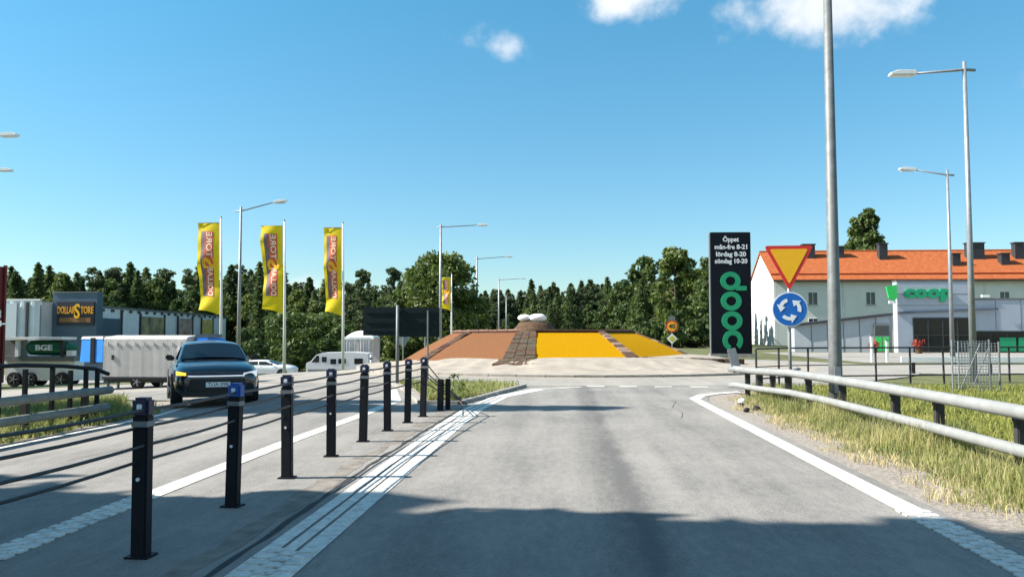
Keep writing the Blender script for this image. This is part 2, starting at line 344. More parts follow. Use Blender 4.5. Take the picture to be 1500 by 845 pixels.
sheet('edge_line', [(-8.45, -6), (-8.45, 12), (-8.5, 16.5), (-9.0, 19), (-10.4, 21.4)], [(-8.27, -6), (-8.27, 12), (-8.32, 16.4), (-8.8, 18.9), (-10.2, 21.2)], LZ, M_PAINT, cross=1)
for x in (.85, 1.80, 2.82, 3.86):
    sheet('give_way_dash', [(x - .26, 24.20), (x + .26, 24.24)], [(x - .26, 24.56), (x + .26, 24.60)], LZ + .006, M_PAINT, cross=1, step=.3)
def profile_bars(name, cols, y0, y1, pitch, ln):
    b = MB(); k = 0
    for ci, (a, c) in enumerate(cols):
        y = y0 + (ci % 2) * pitch * .5
        while y < y1:
            b.box(a + random.uniform(-.008, .008), c + random.uniform(-.008, .008), y, y + ln, .026, .0385); y += pitch
    return tag(b.build(name, M_PAINT), kind='structure')
profile_bars('profiled_marking', [(2.91, 3.0), (3.005, 3.09), (3.095, 3.19)], 3.0, 7.6, .15, .10)
profile_bars('profiled_marking', [(-4.19, -4.1), (-4.095, -4.01), (-4.005, -3.91)], 3.0, 7.8, .15, .10)
profile_bars('profiled_marking', [(-2.20, -2.05), (-2.04, -1.93), (-1.92, -1.80)], 3.0, 5.9, .15, .1)

def jag(name, pts, wd, m, z=.0285, amp=.03, step=.12):
    rows = []; q = random.Random(len(rows) + int(pts[0][1] * 100))
    for (x0, y0), (x1, y1) in zip(pts[:-1], pts[1:]):
        n = max(2, int(math.dist((x0, y0), (x1, y1)) / step))
        for i in range(n):
            t = i / n; x = x0 + (x1 - x0) * t + q.uniform(-amp, amp); y = y0 + (y1 - y0) * t; ww = wd * q.uniform(.4, 1.3); rows.append([(x - ww / 2, y, D(x, y) + z), (x + ww / 2, y, D(x, y) + z)])
    return tag(MB().grid(rows).build(name, m), kind='structure')
M_TAR = mat('tar_crack', (.028, .026, .025), .8, var=.4, scale=8)
jag('median_joint', [(-2.36, 2.5), (-2.33, 6), (-2.36, 10), (-2.28, 14), (-2.2, 17.6)], .055, M_TAR, amp=.012, step=.25)
M_DIRT = mat('dirt_film', (.20, .175, .15), .95, var=.35, scale=5, bump=.5, bscale=40)
jag('median_dirt', [(-2.56, 2.5), (-2.52, 6), (-2.56, 10), (-2.48, 14), (-2.36, 17.6)], .22, M_DIRT, z=.0265, amp=.04, step=.3)
for pts in ([(2.5, 19.2), (2.25, 17.8), (2.3, 16.6), (2.1, 15.4)], [(1.75, 18.2), (2.05, 17.4), (2.25, 16.9)], [(-6.2, 13.4), (-6.0, 11.4), (-6.25, 9.8)]): jag('crack', pts, .011, M_TAR, amp=.014, step=.14)

# ------------------------------------------------------------------ roundabout island: apron, kerb, mound
isl = thing('roundabout_island', 'stone paved roundabout island with terracotta and yellow sloping beds', 'roundabout', (0, 0, 0))
g = []
for i in range(241):
    a = 2 * math.pi * i / 240; row = []
    for j in range(19):
        r = 10.1 - j * .45; x = RC[0] + r * math.cos(a); y = RC[1] + r * math.sin(a)
        z = float(np.interp(-r, [-10.1, -9, -8, -7.4, -6.7, -5.5, -2], [.11, .17, .27, .35, .52, .60, .5])) + (.035 * math.sin(a * 37 + j * .8) + .02 * math.sin(a * 61 - j) if .8 < 10.1 - r < 3.2 else 0) * (.6 + .4 * math.sin(a * 5))
        row.append((x, y, z))
    g.append(row)
MB().grid(g).build('apron', M_SAND, isl, smooth=True)
kb = MB(); nk = 60                                   # each kerb stone one piece
for i in range(nk):
    a0 = 2 * math.pi * (i + .012) / nk; a1 = 2 * math.pi * (i + .988) / nk; q = lambda r, a: (RC[0] + r * math.cos(a), RC[1] + r * math.sin(a))
    h = .12 + random.uniform(-.008, .008)
    p = [q(10.22, a0), q(10.22, a1), q(10.04, a1), q(10.04, a0)]
    if p[0][1] < 41: MB().hexa([(*t, -.30) for t in p], [(*t, h) for t in p]).build('kerb_stone', M_KERB, isl)
# bed corner points: tops and feet
T = [(-6.05, 43.2, 1.60), (-4.75, 40.0, 1.62), (-2.28, 38.0, 1.64), (-1.49, 38.0, 1.64), (1.61, 39.0, 1.64), (3.45, 43.0, 1.64)]
B = [(-8.5, 41.5, .12), (-6.35, 36.2, .40), (-2.62, 33.5, .50), (-1.36, 33.5, .50), (2.75, 34.6, .55), (5.75, 40.0, .55)]
def bed(name, p, m, th=.5):
    p = [Vector(x) for x in p]; nrm = (p[1] - p[0]).cross(p[3] - p[0]).normalized(); nrm = nrm if nrm.z > 0 else -nrm
    rows = [[p[0].lerp(p[1], i / 12).lerp(p[3].lerp(p[2], i / 12), j / 8) + nrm * .05 * math.sin(math.pi * j / 8) for i in range(13)] for j in range(9)]
    return MB().grid(rows).build(name, m, isl, smooth=True)
bed('red_bed', [T[0], T[1], B[1], B[0]], M_TERRA); bed('red_bed', [T[1], T[2], B[2], B[1]], M_TERRA)
bed('yellow_bed', [T[3], T[4], B[4], B[3]], M_MARI); bed('yellow_bed', [T[4], T[5], B[5], B[4]], M_MARI)
back = [(-6.5, 46.5, 1.6), (-2, 48, 1.6), (2.5, 46.8, 1.62)]
MB().add([T[0], T[1], T[2], T[3], T[4], T[5], back[2], back[1], back[0]], [tuple(range(9))]).build('plateau', M_RIM, isl)
bb = [(-8.6, 46.5, .1), (-2.2, 48.9, .2), (4.8, 47.2, .3)]
MB().add([T[5], B[5], bb[2], back[2], bb[1], back[1], bb[0], back[0], T[0], B[0]], [(0, 1, 2, 3), (3, 2, 4, 5), (5, 4, 6, 7), (7, 6, 9, 8)]).build('rear_bed', M_TERRA, isl)
def course(p0, p1, w0, w1, h, n, m1, m2, cols=1, name='stone'):
    """a rib of single stones from p0 to p1 on a slope, width w0 to w1"""
    p0, p1 = Vector(p0), Vector(p1); d = (p1 - p0); side = Vector((d.y, -d.x, 0)).normalized()
    for i in range(n):
        for c in range(cols):
            t0, t1 = (i + .04) / n, (i + .96) / n; pts = []
            for t, s in ((t0, 0), (t0, 1), (t1, 1), (t1, 0)):
                ww = w0 + (w1 - w0) * t; f = (c + .03 + .94 * s) / cols - .5
                pts.append(p0.lerp(p1, t) + side * ww * f)
            hh = h * random.uniform(.75, 1.15)
            MB().hexa([q - Vector((0, 0, .15)) for q in pts], [q + Vector((0, 0, hh)) for q in pts]).build(name, random.choice([m1, m1, m2]), isl)
course((-1.86, 38.0, 1.62), (-1.95, 33.6, .52), .92, 1.35, .10, 12, M_BRICK, M_BRICK2, 3)
course((-1.95, 33.55, .50), (-2.13, 32.5, .27), 1.35, 1.75, .10, 4, M_BRICK, M_BRICK2, 4)
course(T[1], B[1], .30, .42, .10, 10, M_BRICK, M_BRICKD, 1)
course(T[4], B[4], .30, .55, .10, 12, M_BRICK, M_RIM, 1)
course(T[5], B[5], .22, .30, .07, 8, M_BRICK, M_RIM, 1)
course(B[4], (7.6, 36.3, .42), .35, .45, .07, 16, M_RIM, M_BRICK, 1)
for a, b in ((T[0], T[1]), (T[1], T[2]), (T[3], T[4]), (T[4], T[5])):     # rim: dark face with a paler coping
    av, bv = Vector(a), Vector(b); n = max(2, int((bv - av).length / .55))
    for i in range(n):
        p, q = av.lerp(bv, (i + .02) / n), av.lerp(bv, (i + .98) / n); o = Vector((0, .28, 0)); up = Vector((0, 0, .085)); dn = Vector((0, 0, -.03)); f_ = Vector((0, -.06, 0))
        MB().hexa([p + f_ + dn, q + f_ + dn, q + o + dn, p + o + dn], [p + f_ + up, q + f_ + up, q + o + up, p + o + up]).build('rim_stone', M_BRICKD, isl)
        cp = Vector((0, 0, .085 + random.uniform(.045, .075)))
        MB().hexa([p + f_ * 1.2 + up, q + f_ * 1.2 + up, q + o + up, p + o + up], [p + f_ + cp, q + f_ + cp, q + o + cp, p + o + cp]).build('coping', M_RIM, isl)
MB().lathe([(1.15, 1.55), (1.02, 1.78), (.88, 1.94), (.76, 2.10), (.5, 2.16)], 24, c=(-1.55, 39.6, 0)).build('cairn_base', M_BRICK, isl, smooth=True)
eggs = thing('stone_egg', 'smaller white egg shaped stone on the brown cairn of the island', 'sculpture', (-2.02, 39.45, 2.33)); eggs.scale = (1, 1, .86)
MB().lathe([(.02, -.20), (.2, -.17), (.3, -.09), (.34, .0), (.3, .1), (.19, .18), (.02, .21)], 20).build('egg', M_EGG, eggs, smooth=True)
eggs2 = thing('stone_egg', 'larger oval white stone beside the small egg on the cairn', 'sculpture', (-1.36, 39.3, 2.33), R(6)); eggs2.scale = (1, 1, .88)
MB().lathe([(.02, -.42), (.14, -.38), (.22, -.2), (.235, .0), (.21, .22), (.12, .36), (.02, .41)], 20, axis='x').build('egg', M_EGG, eggs2, smooth=True)

# splitter island with kerb stones
spl = [(-3.25, 18.2), (-2.40, 18.2), (-1.85, 21.0), (-1.25, 24.2), (-3.0, 25.0), (-5.4, 25.2), (-4.3, 22.0)]
si = MB(); n = len(spl); si.add([(x, y, -.1) for x, y in spl] + [(x, y, .09) for x, y in spl], [tuple(range(n, 2 * n))] + [(i, (i + 1) % n, (i + 1) % n + n, i + n) for i in range(n)])
spo = tag(si.build('traffic_island', M_GRAVEL), kind='structure')
for i in range(n):
    a, b = Vector((*spl[i], 0)), Vector((*spl[(i + 1) % n], 0)); k = max(1, int((b - a).length / .9)); nn = Vector(((b - a).y, -(b - a).x, 0)).normalized()
    for j in range(k):
        p, q = a.lerp(b, (j + .02) / k), a.lerp(b, (j + .98) / k); h = Vector((0, 0, .10 + random.uniform(0, .012)))
        MB().hexa([p + nn * .09 - h, q + nn * .09 - h, q - nn * .06 - h, p - nn * .06 - h], [p + nn * .07 + h, q + nn * .07 + h, q - nn * .06 + h, p - nn * .06 + h]).build('kerb_stone', M_KERB, spo)

# ------------------------------------------------------------------ cable barrier in the median
posts = [(-3.04, 3.95), (-3.01, 5.70), (-3.05, 7.39), (-3.05, 8.86), (-3.02, 10.43), (-2.97, 11.88), (-2.90, 13.20), (-2.81, 14.41), (-2.72, 15.47)]
bar = thing('cable_barrier', 'black steel post and cable barrier dividing the two lanes', 'barrier', (-3.0, 10, 0))
pm = MB().prism([(-.056, 0), (.056, 0), (.056, 1.0), (-.056, 1.0)], -.05, .05).mesh('post', M_BLACK, bevel=.012)
cp1 = MB().box(-.062, .062, -.056, .056, .98, 1.12).mesh('cap', M_NAVY, bevel=.02); cp2 = MB().box(-.062, .062, -.056, .056, .98, 1.12).mesh('cap', M_BLUECAP, bevel=.02)
rf = MB().box(-.018, .020, -.064, -.05, 1.035, 1.075).mesh('reflector', M_REFL, bevel=.004); bd = MB().box(-.0585, .0585, -.053, .053, .915, .955).mesh('reflective_band', M_REFG)
bt = MB().lathe([(.014, -.064), (.012, -.05)], 10, axis='y', c=(0, 0, .55)).mesh('bolt', M_REFL); ft = MB().box(-.085, .085, -.075, .075, 0, .015).mesh('base_plate', M_BLACK)
for i, (x, y) in enumerate(posts):
    p = new_from(pm, 'post', bar, (x + 3.0, y - 10, .024), (R(random.uniform(-1.2, 1.2)), R(random.uniform(-1.3, 1.3)), R(random.uniform(-6, 6))))
    c_ = new_from(cp2 if i == 2 else cp1, 'cap', p)
    if i == 2: tag(c_, 'bright blue post cap')
    new_from(rf, 'reflector', p); new_from(bd, 'reflective_band', p); new_from(ft, 'base_plate', p)
    if i < 5: new_from(bt, 'bolt', p)
ep = MB().box(-.06, .06, -.05, .05, -.02, .66).build('end_post', M_BLACK, bar, bevel=.01, loc=(.42, 6.7, 0), rot=(R(-4), 0, 0)); MB().box(-.05, .05, -.04, .04, -.02, .66).build('end_post', M_BLACK, bar, bevel=.01, loc=(.54, 6.95, 0))
for k, z in enumerate((1.06, .93, .81, .69)):
    pts = [(-.04 + .0, -16 + 0, z)] + [(x + 3.0 + (-.03 if k % 2 else .03), y - 10, z) for x, y in posts]
    fine = []
    for a, b in zip(pts[:-1], pts[1:]):
        for t in np.linspace(0, 1, 5)[:-1]: fine.append(tuple(Vector(a).lerp(Vector(b), t) - Vector((0, 0, .012 * math.sin(math.pi * t)))))
    fine.append(pts[-1]); fine += [(.45, 6.75, z * .52 + .03), (.74, 8.3 + k * .08, .02)]
    MB().tube(fine, .0115, 6).build('cable', M_CABLE, bar, smooth=True)

# ------------------------------------------------------------------ right guardrail
gp = [(4.95, -2), (4.98, 4), (4.98, 9), (5.02, 11.7), (5.02, 13.3), (4.98, 16), (4.85, 18), (4.62, 20), (4.40, 21.4)]
gr = thing('guardrail', 'pale grey two pipe guardrail along the grassy verge', 'guardrail', (5, 10, 0))
rel = lambda pts, z, dz: [(x - 5 - .09, y - 10, z - (dz if y > 19 else 0)) for x, y in pts]
MB().tube(rel(gp, .75, .06) + [(-.70, 12.0, .66)], .080, 14).build('rail', M_RAILG, gr, smooth=True)
MB().tube(rel(gp, .33, .05) + [(-.74, 11.9, .24)], .072, 14).build('rail', M_RAILG, gr, smooth=True)
pg = MB().box(-.05, .07, -.05, .05, -.1, .74).mesh('post', mat('shade_dark_post', (.035, .033, .03), .8, var=.3), bevel=.012); blk = MB().box(-.06, .05, -.062, .062, .60, .72).mesh('bracket', MATS['shade_dark_post'], bevel=.01)  # post colour darkened to hold the shade beside the sunlit rails
for y in (1.8, 4.2, 6.8, 9.64, 11.74, 13.24, 15.6, 17.4, 18.6, 19.5, 20.3, 21.1):
    x = np.interp(y, [q[1] for q in gp], [q[0] for q in gp]); p = new_from(pg, 'post', gr, (x - 5 + .09, y - 10, 0), (0, 0, R(random.uniform(-5, 5)))); new_from(blk, 'bracket', p)
MB().box(-.11, .11, -.025, .025, 0, .62).build('end_plate', M_GALV, gr, loc=(-.62, 11.5, .60), rot=(0, R(-14), 0), bevel=.01)

# dark pedestrian railing behind it
def lerp_path(path, t):
    L = [0]
    for a, b in zip(path[:-1], path[1:]): L.append(L[-1] + math.dist(a, b))
    return tuple(np.interp(t * L[-1], L, [q[k] for q in path]) for k in range(2))
rp_ = [(5.5, 24.3), (6.6, 25.4), (8.0, 26.0), (15.0, 27.8), (26, 30.0)]
rg = thing('pedestrian_railing', 'dark brown steel railing of thin posts beyond the lawn', 'railing', (12, 27, 0))
for z, r in ((1.15, .028), (.62, .016), (.28, .024)):
    MB().tube([(x - 12, y - 27, z) for x, y in rp_], r, 8).build('rail', M_ROOFD, rg, smooth=True)
pr = MB().tube([(0, 0, -.05), (0, 0, 1.14)], .032, 8).mesh('post', M_ROOFD)
for i in range(19):
    x, y = lerp_path(rp_, i / 18); new_from(pr, 'post', rg, (x - 12, y - 27, 0), (R(random.uniform(-1, 1)), R(random.uniform(-1.5, 1.5) + (7 if i == 9 else 0)), 0))
# wire mesh panels leaning by the railing
for mx_, my_, rz, lab, hh in ((10.95, 23.1, R(4), 'grey welded wire mesh panel standing in the dry grass', 1.42), (11.35, 23.5, R(-9), 'second wire mesh panel leaning behind the first mesh panel', 1.36)):
    mp_ = thing('mesh_panel', lab, 'fence', (mx_, my_, 0), rz); b = MB()
    for k in range(13): x = -.5 + k / 12; b.tube([(x, 0, .02), (x, 0, hh - .02)], .0055, 5)
    for k in range(17): z = .04 + k * (hh - .08) / 16; b.tube([(-.5, .012, z), (.5, .012, z)], .0055, 5)
    b.build('wire_grid', M_GALV, mp_); MB().tube([(-.51, 0, -.1), (-.51, 0, hh)], .02, 8).build('post', M_GALV, mp_); MB().tube([(.51, 0, -.1), (.51, 0, hh + .01)], .028, 8).build('post', M_GALVD, mp_)
    MB().tube([(.30, .06, hh - .1), (-.05, .5, .0)], .018, 6).build('brace', M_GALV, mp_)

# left guardrail and handrail
gl = thing('guardrail', 'weathered two pipe guardrail ending beside the oncoming lane', 'guardrail', (-8.9, 10, D(-8.9, 10)))
for z, ln in ((.66, 5.45), (.34, 5.35)):
    MB().tube([(0, -14, z), (0, 0, z), (.02, 3, z), (.05, ln, z - .01)], .075, 12).build('rail', mat('old_zinc', (.17, .185, .165), .7, metal=.1, var=.25, scale=4), gl, smooth=True)
for y in (-10, -7, -4, -1, 1.2, 3.2, 4.9): new_from(pg, 'post', gl, (-.14, y, -.02))
hr = thing('pedestrian_railing', 'black railing with curved top rail behind the left guardrail', 'railing', (-9.4, 10, D(-9.4, 10)))
MB().tube([(0, -12, 1.24), (0, 3.6, 1.22), (.08, 4.7, 1.16), (.15, 5.6, 1.07), (.18, 6.0, .95)], .04, 8).build('top_rail', M_BLACK, hr, smooth=True)
MB().tube([(0, -12, .62), (.05, 4.2, .62), (.16, 5.9, .56)], .018, 8).build('rail', M_BLACK, hr, smooth=True)
hp = MB().box(-.035, .035, -.035, .035, -.1, 1.2).mesh('post', M_BLACK, bevel=.006)
for y in (-9, -7, -5, -3, -1, 1, 2.2, 3.05, 3.72, 4.35, 4.85, 5.3, 5.65): new_from(hp, 'post', hr, (.0 if y < 4 else .06 + (y - 4) * .06, y, -.03), scale=(1, 1, .98 if y < 4.5 else .92))

# ------------------------------------------------------------------ lamps and poles
def lamp(x, y, h, arm, rise, label, name='street_lamp', r=.085, head=True, group=None, rz=0, z0=None):
    z0 = D(x, y) if z0 is None else z0
    t = thing(name, label, 'street lamp', (x, y, z0), rz, group)
    MB().tube([(0, 0, -.2), (0, 0, h)], [r * 1.25, r * .62], 12).build('pole', M_GALV, t, smooth=True)
    s = 1 if arm > 0 else -1
    MB().tube([(-s * .35, 0, h - .28 - .03), (0, 0, h - .28), (arm - s * .8, 0, h - .28 + rise)], [.05, .05, .035], 8).build('arm', M_GALV, t, smooth=True)
    a0 = arm - s * .85; z = h - .28 + rise
    q = [(a0, z - .07), (arm, z - .05 + rise * .15), (arm, z + .04 + rise * .15), (arm - s * .25, z + .12 + rise * .1), (a0, z + .09)]
    MB().prism(q if s > 0 else q[::-1], -.16, .16).build('lamp_head', M_WHITE, t, bevel=.025)
    MB().box(min(a0 + s * .1, arm - s * .1), max(a0 + s * .1, arm - s * .1), -.12, .12, z - .085, z - .045).build('lens', M_LAMP, t)
    return t
bp_ = thing('lamp_post', 'thick tapered steel lamp post beside the give way sign', 'street lamp', (5.22, 16.4, 0))
MB().tube([(0, 0, -.1), (0, 0, 1.2), (0, 0, 11.5)], [.135, .125, .06], 16).build('pole', M_GALVD, bp_, smooth=True)
MB().tube([(0, 0, 11.3), (-1.9, 0, 11.5)], .04, 8).build('arm', M_GALV, bp_); MB().prism([(-2.6, 11.45), (-1.8, 11.42), (-1.8, 11.6), (-2.4, 11.62)], -.16, .16).build('lamp_head', M_WHITE, bp_, bevel=.02)
MB().box(-.06, .06, -.137, -.11, .45, .95).build('hatch', M_GALV, bp_)
lamp(13.35, 28, 10.7, -2.45, -.10, 'tall lamp with level arm behind the wire mesh panels', r=.095)
lamp(20.4, 45, 10.35, -2.5, .30, 'lamp with rising arm in front of the green lettered store', r=.1)
lamp(-20.85, 51, 11.0, 3.0, .55, 'lamp with upswept arm between the first two banner flags', r=.11)
lamp(-10.85, 70, 12.0, 4.1, .15, 'long armed lamp beside the lone small flag', r=.13)
lamp(-10.98, 100, 12.0, 4.4, .25, 'lamp on the exit road in front of the big round tree', r=.14)
for i, (x, y) in enumerate(((-11.6, 140), (-14, 190), (-16.1, 240), (-18, 290))):
    lamp(x, y, 12.2, 4.6, .2, 'distant lamp in the row along the exit road', r=.15, group='lamps receding along the exit road')
lamp(-27.5, 35.3, 11.9, 2.6, .05, 'lamp reaching over from beside the red containers', r=.1)
lamp(-33.7, 44, 12.6, 2.4, -.1, 'lamp standing behind the red containers', r=.1)

# ------------------------------------------------------------------ flags
def flag(x, y, zt, zb, width, label, text_s='DOLLARSTORE', hscale=1.0, lean=0.0):
    z0 = D(x, y); t = thing('banner_flag', label, 'flag', (x, y, z0), 0, None); h = zt - z0
    MB().tube([(0, 0, -.2), (-lean * .4, 0, h * .6), (-lean, 0, h)], [.10, .075, .045], 10).build('flagpole', M_POLEW, t, smooth=True)
    MB().lathe([(.05, 0), (.07, .04), (.04, .09)], 10, c=(-lean, 0, h)).build('finial', M_GALVD, t)
    top = h - .30; bot = zb - z0
    def P(a, b, off=0):     # a across (0 pole .. 1 free edge), b up
        X = -.10 - lean * (.3 + .7 * b) - a * width * (1 - .16 * math.sin(b * 2.2 + .6) * (1 - b)) ; Z = bot + (top - bot) * b - (.30 * (1 - b) ** 6 * math.sin(a * math.pi * .5) * -1 if b < .3 else 0)
        Y = .16 * a * math.sin(b * 9 + a * 2.5 + x) + .05 * math.sin(b * 23 + a * 5) * a
        return (X, Y + off, Z)
    cloth = MB().grid([[P(i / 10, j / 40) for i in range(11)] for j in range(41)]).build('cloth', M_FLAGY, t, smooth=True)
    def panel(nm, a0, a1, b0, b1, m, off):
        b = MB()
        for s in (-1, 1): b.grid([[P(a0 + (a1 - a0) * i / 6, b0 + (b1 - b0) * j / 30, s * off) for i in range(7)] for j in range(31)])
        return b.build(nm, m, cloth, smooth=True)
    panel('print_red', .26, .66, .19, .91, M_FLAGR, .012); panel('print_plum', .66, .84, .19, .91, M_FLAGP, .012)
    def letters(s, b0, b1, a_c, hgt, m, bold, dep):
        me = text_mesh(s, 1.0, 0.02, bold); vx = [v.co.x for v in me.vertices]; vy = [v.co.y for v in me.vertices]; x0, x1, y0, y1 = min(vx), max(vx), min(vy), max(vy)
        for v in me.vertices:
            b = b0 + (b1 - b0) * (v.co.x - x0) / (x1 - x0); a = a_c - hgt * ((v.co.y - y0) / (y1 - y0) - .5)
            p = P(a, b); v.co = (p[0], p[1] + (dep if v.co.z > 0 else -dep), p[2])
        me.materials.clear(); me.materials.append(m); new_from(me, 'lettering', cloth)
    letters(text_s[:6], .20, .53, .45, .27, M_FLAGW, .02, .022); letters('S', .50, .62, .46, .62, M_SIGNY, .03, .03); letters(text_s[7:], .62, .90, .45, .27, M_FLAGW, .02, .022)
    MB().tube([P(0, 1.0), P(1.0, 1.0)], .028, 6).build('top_bar', M_GALV, t)
    return t
flag(-21.55, 50, 8.85, 2.75, 1.45, 'yellow banner flag above the end of the grey warehouse', lean=.18)
flag(-17.5, 50, 8.62, 2.8, 1.40, 'yellow banner flag standing beside the low white car', lean=.14)
flag(-14.9, 54, 9.0, 2.75, 1.25, 'yellow banner flag rising in front of the white motorhome', lean=.12)
flag(-12.0, 85, 7.75, 3.9, 1.0, 'small yellow banner flag in front of the big round tree')

# ------------------------------------------------------------------ traffic signs
def disc(cx, cz, r, y0, y1, n=36): return MB().prism([(cx + r * math.cos(2 * math.pi * i / n), cz + r * math.sin(2 * math.pi * i / n)) for i in range(n)], y0, y1)
def tri(cx, zt, wd, ht, rr):
    P3 = [(cx - wd / 2, zt), (cx + wd / 2, zt), (cx, zt - ht)]; out = []; c = (cx, zt - ht / 3)
    for i in range(3):
        p = P3[i]; a = P3[i - 1]; b = P3[(i + 1) % 3]
        for o, s in ((a, 1), (b, 1)):
            d = math.dist(p, o); out.append((p[0] + (o[0] - p[0]) * rr / d, p[1] + (o[1] - p[1]) * rr / d))
        # rounded tip
        m_ = ((out[-1][0] + out[-2][0]) / 2 * .5 + p[0] * .5, (out[-1][1] + out[-2][1]) / 2 * .5 + p[1] * .5); out.insert(-1, m_)
    return out
gw = thing('give_way_sign', 'yellow give way triangle above a blue roundabout arrow disc', 'traffic sign', (5.15, 19.33, -.22), R(-3)); gw.scale = (1.137,) * 3
MB().tube([(0, .05, -.1), (0, .05, 3.30)], .032, 10).build('pole', M_GALV, gw, smooth=True)
yp = MB().prism(tri(0, 3.385, .98, .93, .07), -.012, .012).build('give_way_plate', M_RED, gw); MB().prism(tri(0, 3.315, .76, .715, .04), -.016, -.011).build('yellow_field', M_SIGNY, yp)
rpn = disc(0, 2.085, .355, -.012, .012).build('arrow_disc', M_SIGNW, gw); disc(0, 2.085, .332, -.016, -.011).build('blue_field', M_SIGNB, rpn)
for k in range(3):
    a0 = R(-15 + 120 * k); a1 = a0 + R(52); b = MB(); pts = []
    ro, ri = .225, .155; n = 8
    arc = [(ro * math.cos(a0 + (a1 - a0) * i / n), 2.085 + ro * math.sin(a0 + (a1 - a0) * i / n)) for i in range(n + 1)] + [(ri * math.cos(a1 - (a1 - a0) * i / n), 2.085 + ri * math.sin(a1 - (a1 - a0) * i / n)) for i in range(n + 1)]
    b.prism(arc, -.021, -.0155)
    at = a1 + R(38); hd = [((ro + .055) * math.cos(a1), 2.085 + (ro + .055) * math.sin(a1)), (.19 * math.cos(at), 2.085 + .19 * math.sin(at)), ((ri - .055) * math.cos(a1), 2.085 + (ri - .055) * math.sin(a1))]
    b.prism(hd, -.0215, -.0158); b.build('arrow', M_SIGNW, rpn)
for z in (3.1, 2.7, 2.2, 1.95): MB().box(-.06, .06, .012, .09, z - .02, z + .02).build('clamp', M_GALVD, gw)

sp = thing('speed_sign', 'round yellow forty sign above a yellow diamond at wood edge', 'traffic sign', (7.1, 56, 0))
MB().tube([(0, .06, -.1), (0, .06, 2.5)], .035, 8).build('pole', M_GALV, sp)
d1 = disc(0, 2.06, .40, -.012, .012).build('speed_disc', M_RED, sp); disc(0, 2.06, .31, -.018, -.011).build('yellow_field', M_SIGNY, d1); text('40', .44, M_SIGNK, d1, (0, -.022, 2.06), bold=.012, depth=.004)
d2 = MB().prism([(-.36, 1.23), (0, .87), (.36, 1.23), (0, 1.59)], -.012, .012).build('diamond', M_SIGNW, sp); MB().prism([(-.24, 1.23), (0, .99), (.24, 1.23), (0, 1.47)], -.018, -.011).build('yellow_field', mat('diamond_yellow', (.60, .50, .06), .4), d2)
MB().box(-.22, .22, -.012, .012, 2.50, 2.74).build('upper_plate', M_GALVD, sp)
bs = thing('direction_sign', 'dark back of a wide direction sign on the traffic island', 'road sign', (-5.12, 24.6, .09))
MB().tube([(0, 0, -.15), (0, 0, 2.36)], .05, 10).build('pole', M_GALVD, bs, smooth=True)
MB().box(-1.08, -.05, .06, .09, 1.44, 2.31).build('panel', M_DARKPANEL, bs, bevel=.008); MB().box(.03, 1.27, .06, .09, 1.40, 2.29).build('panel', M_DARKPANEL, bs, bevel=.008)
for z in (1.6, 1.85, 2.15): MB().box(-1.0, 1.18, .04, .062, z - .025, z + .025).build('rail', M_DARKPANEL, bs)
MB().tube([(.92, .05, -.1), (.92, .05, 2.2)], .028, 8).build('side_pole', M_GALVD, bs)
gb = thing('sign_back', 'grey back of a triangular sign beyond the mound', 'traffic sign', (-11.45, 57, D(-11.45, 57)))
MB().tube([(0, -.05, -.1), (0, -.05, 2.3)], .035, 8).build('pole', M_GALV, gb); MB().prism(tri(0, 2.30, 1.15, 1.05, .07), -.012, .012).build('plate', M_GALV, gb)
fp = thing('marker_post', 'thin pale marker post beside the triangular sign back', 'post', (-9.9, 57, D(-9.9, 57))); MB().tube([(0, 0, -.1), (0, 0, 2.9)], [.05, .04], 8).build('post', M_GALV, fp); MB().box(-.05, .05, -.05, .05, 2.5, 2.7).build('reflector', M_REFL, fp)
bo = thing('marker_post', 'short white marker post at the foot of the red bed', 'post', (-10.6, 44, D(-10.6, 44))); MB().tube([(0, 0, -.1), (0, 0, .75)], .06, 10).build('post', M_WHITE, bo); MB().box(-.062, .062, -.064, .0, .5, .6).build('band', M_PLAST, bo)

# ------------------------------------------------------------------ store pylon
py = thing('store_pylon', 'tall black store pylon with opening hours and green vertical lettering', 'pylon', (10.88, 55, 0), R(2))
MB().box(-1.32, 1.32, 0, .35, .0, 8.30).build('cabinet', mat('pylon_black', (.006, .008, .014), .5, var=.2, scale=.6, spec=.15), py, bevel=.03)
MB().box(-1.385, -1.325, .02, .37, .0, 8.26).build('side_trim', M_GALVD, py)
MB().box(-1.45, 1.45, -.1, .45, -.1, .25).build('plinth', M_KERB, py)
for s, z in (('Öppet', 7.80), ('mån-fre 8-21', 7.30), ('lördag 8-20', 6.82), ('söndag 10-20', 6.36)):
    text(s, .43, M_SIGNW, py, (0.02, -.012, z), bold=.012, depth=.008, width=len(s) * .168 + .12 if len(s) > 6 else 1.05)
def ringm(cx, cz, r, w_, m, nm): 
    n = 28; b = MB(); v = []
    for y in (-.07, .0):
        for i in range(n):
            a = 2 * math.pi * i / n
            for q in (r, r - w_): v.append((cx + q * math.cos(a), y, cz + q * math.sin(a) * .93))
    f = []
    for i in range(n):
        j = (i + 1) % n; f += [(2 * i, 2 * j, 2 * j + 1, 2 * i + 1), (2 * n + 2 * i, 2 * n + 2 * i + 1, 2 * n + 2 * j + 1, 2 * n + 2 * j), (2 * i, 2 * n + 2 * i, 2 * n + 2 * j, 2 * j), (2 * i + 1, 2 * j + 1, 2 * n + 2 * j + 1, 2 * n + 2 * i + 1)]
    return b.add(v, f).build(nm, m, py)
p_ = ringm(-.05, 5.05, .66, .34, M_COOP, 'letter'); MB().box(.30, 1.0, -.068, 0, 4.42, 4.72).build('letter_stem', M_COOP, p_)
ringm(-.02, 3.72, .68, .35, M_COOP, 'letter'); ringm(.02, 2.42, .68, .35, M_COOP, 'letter')
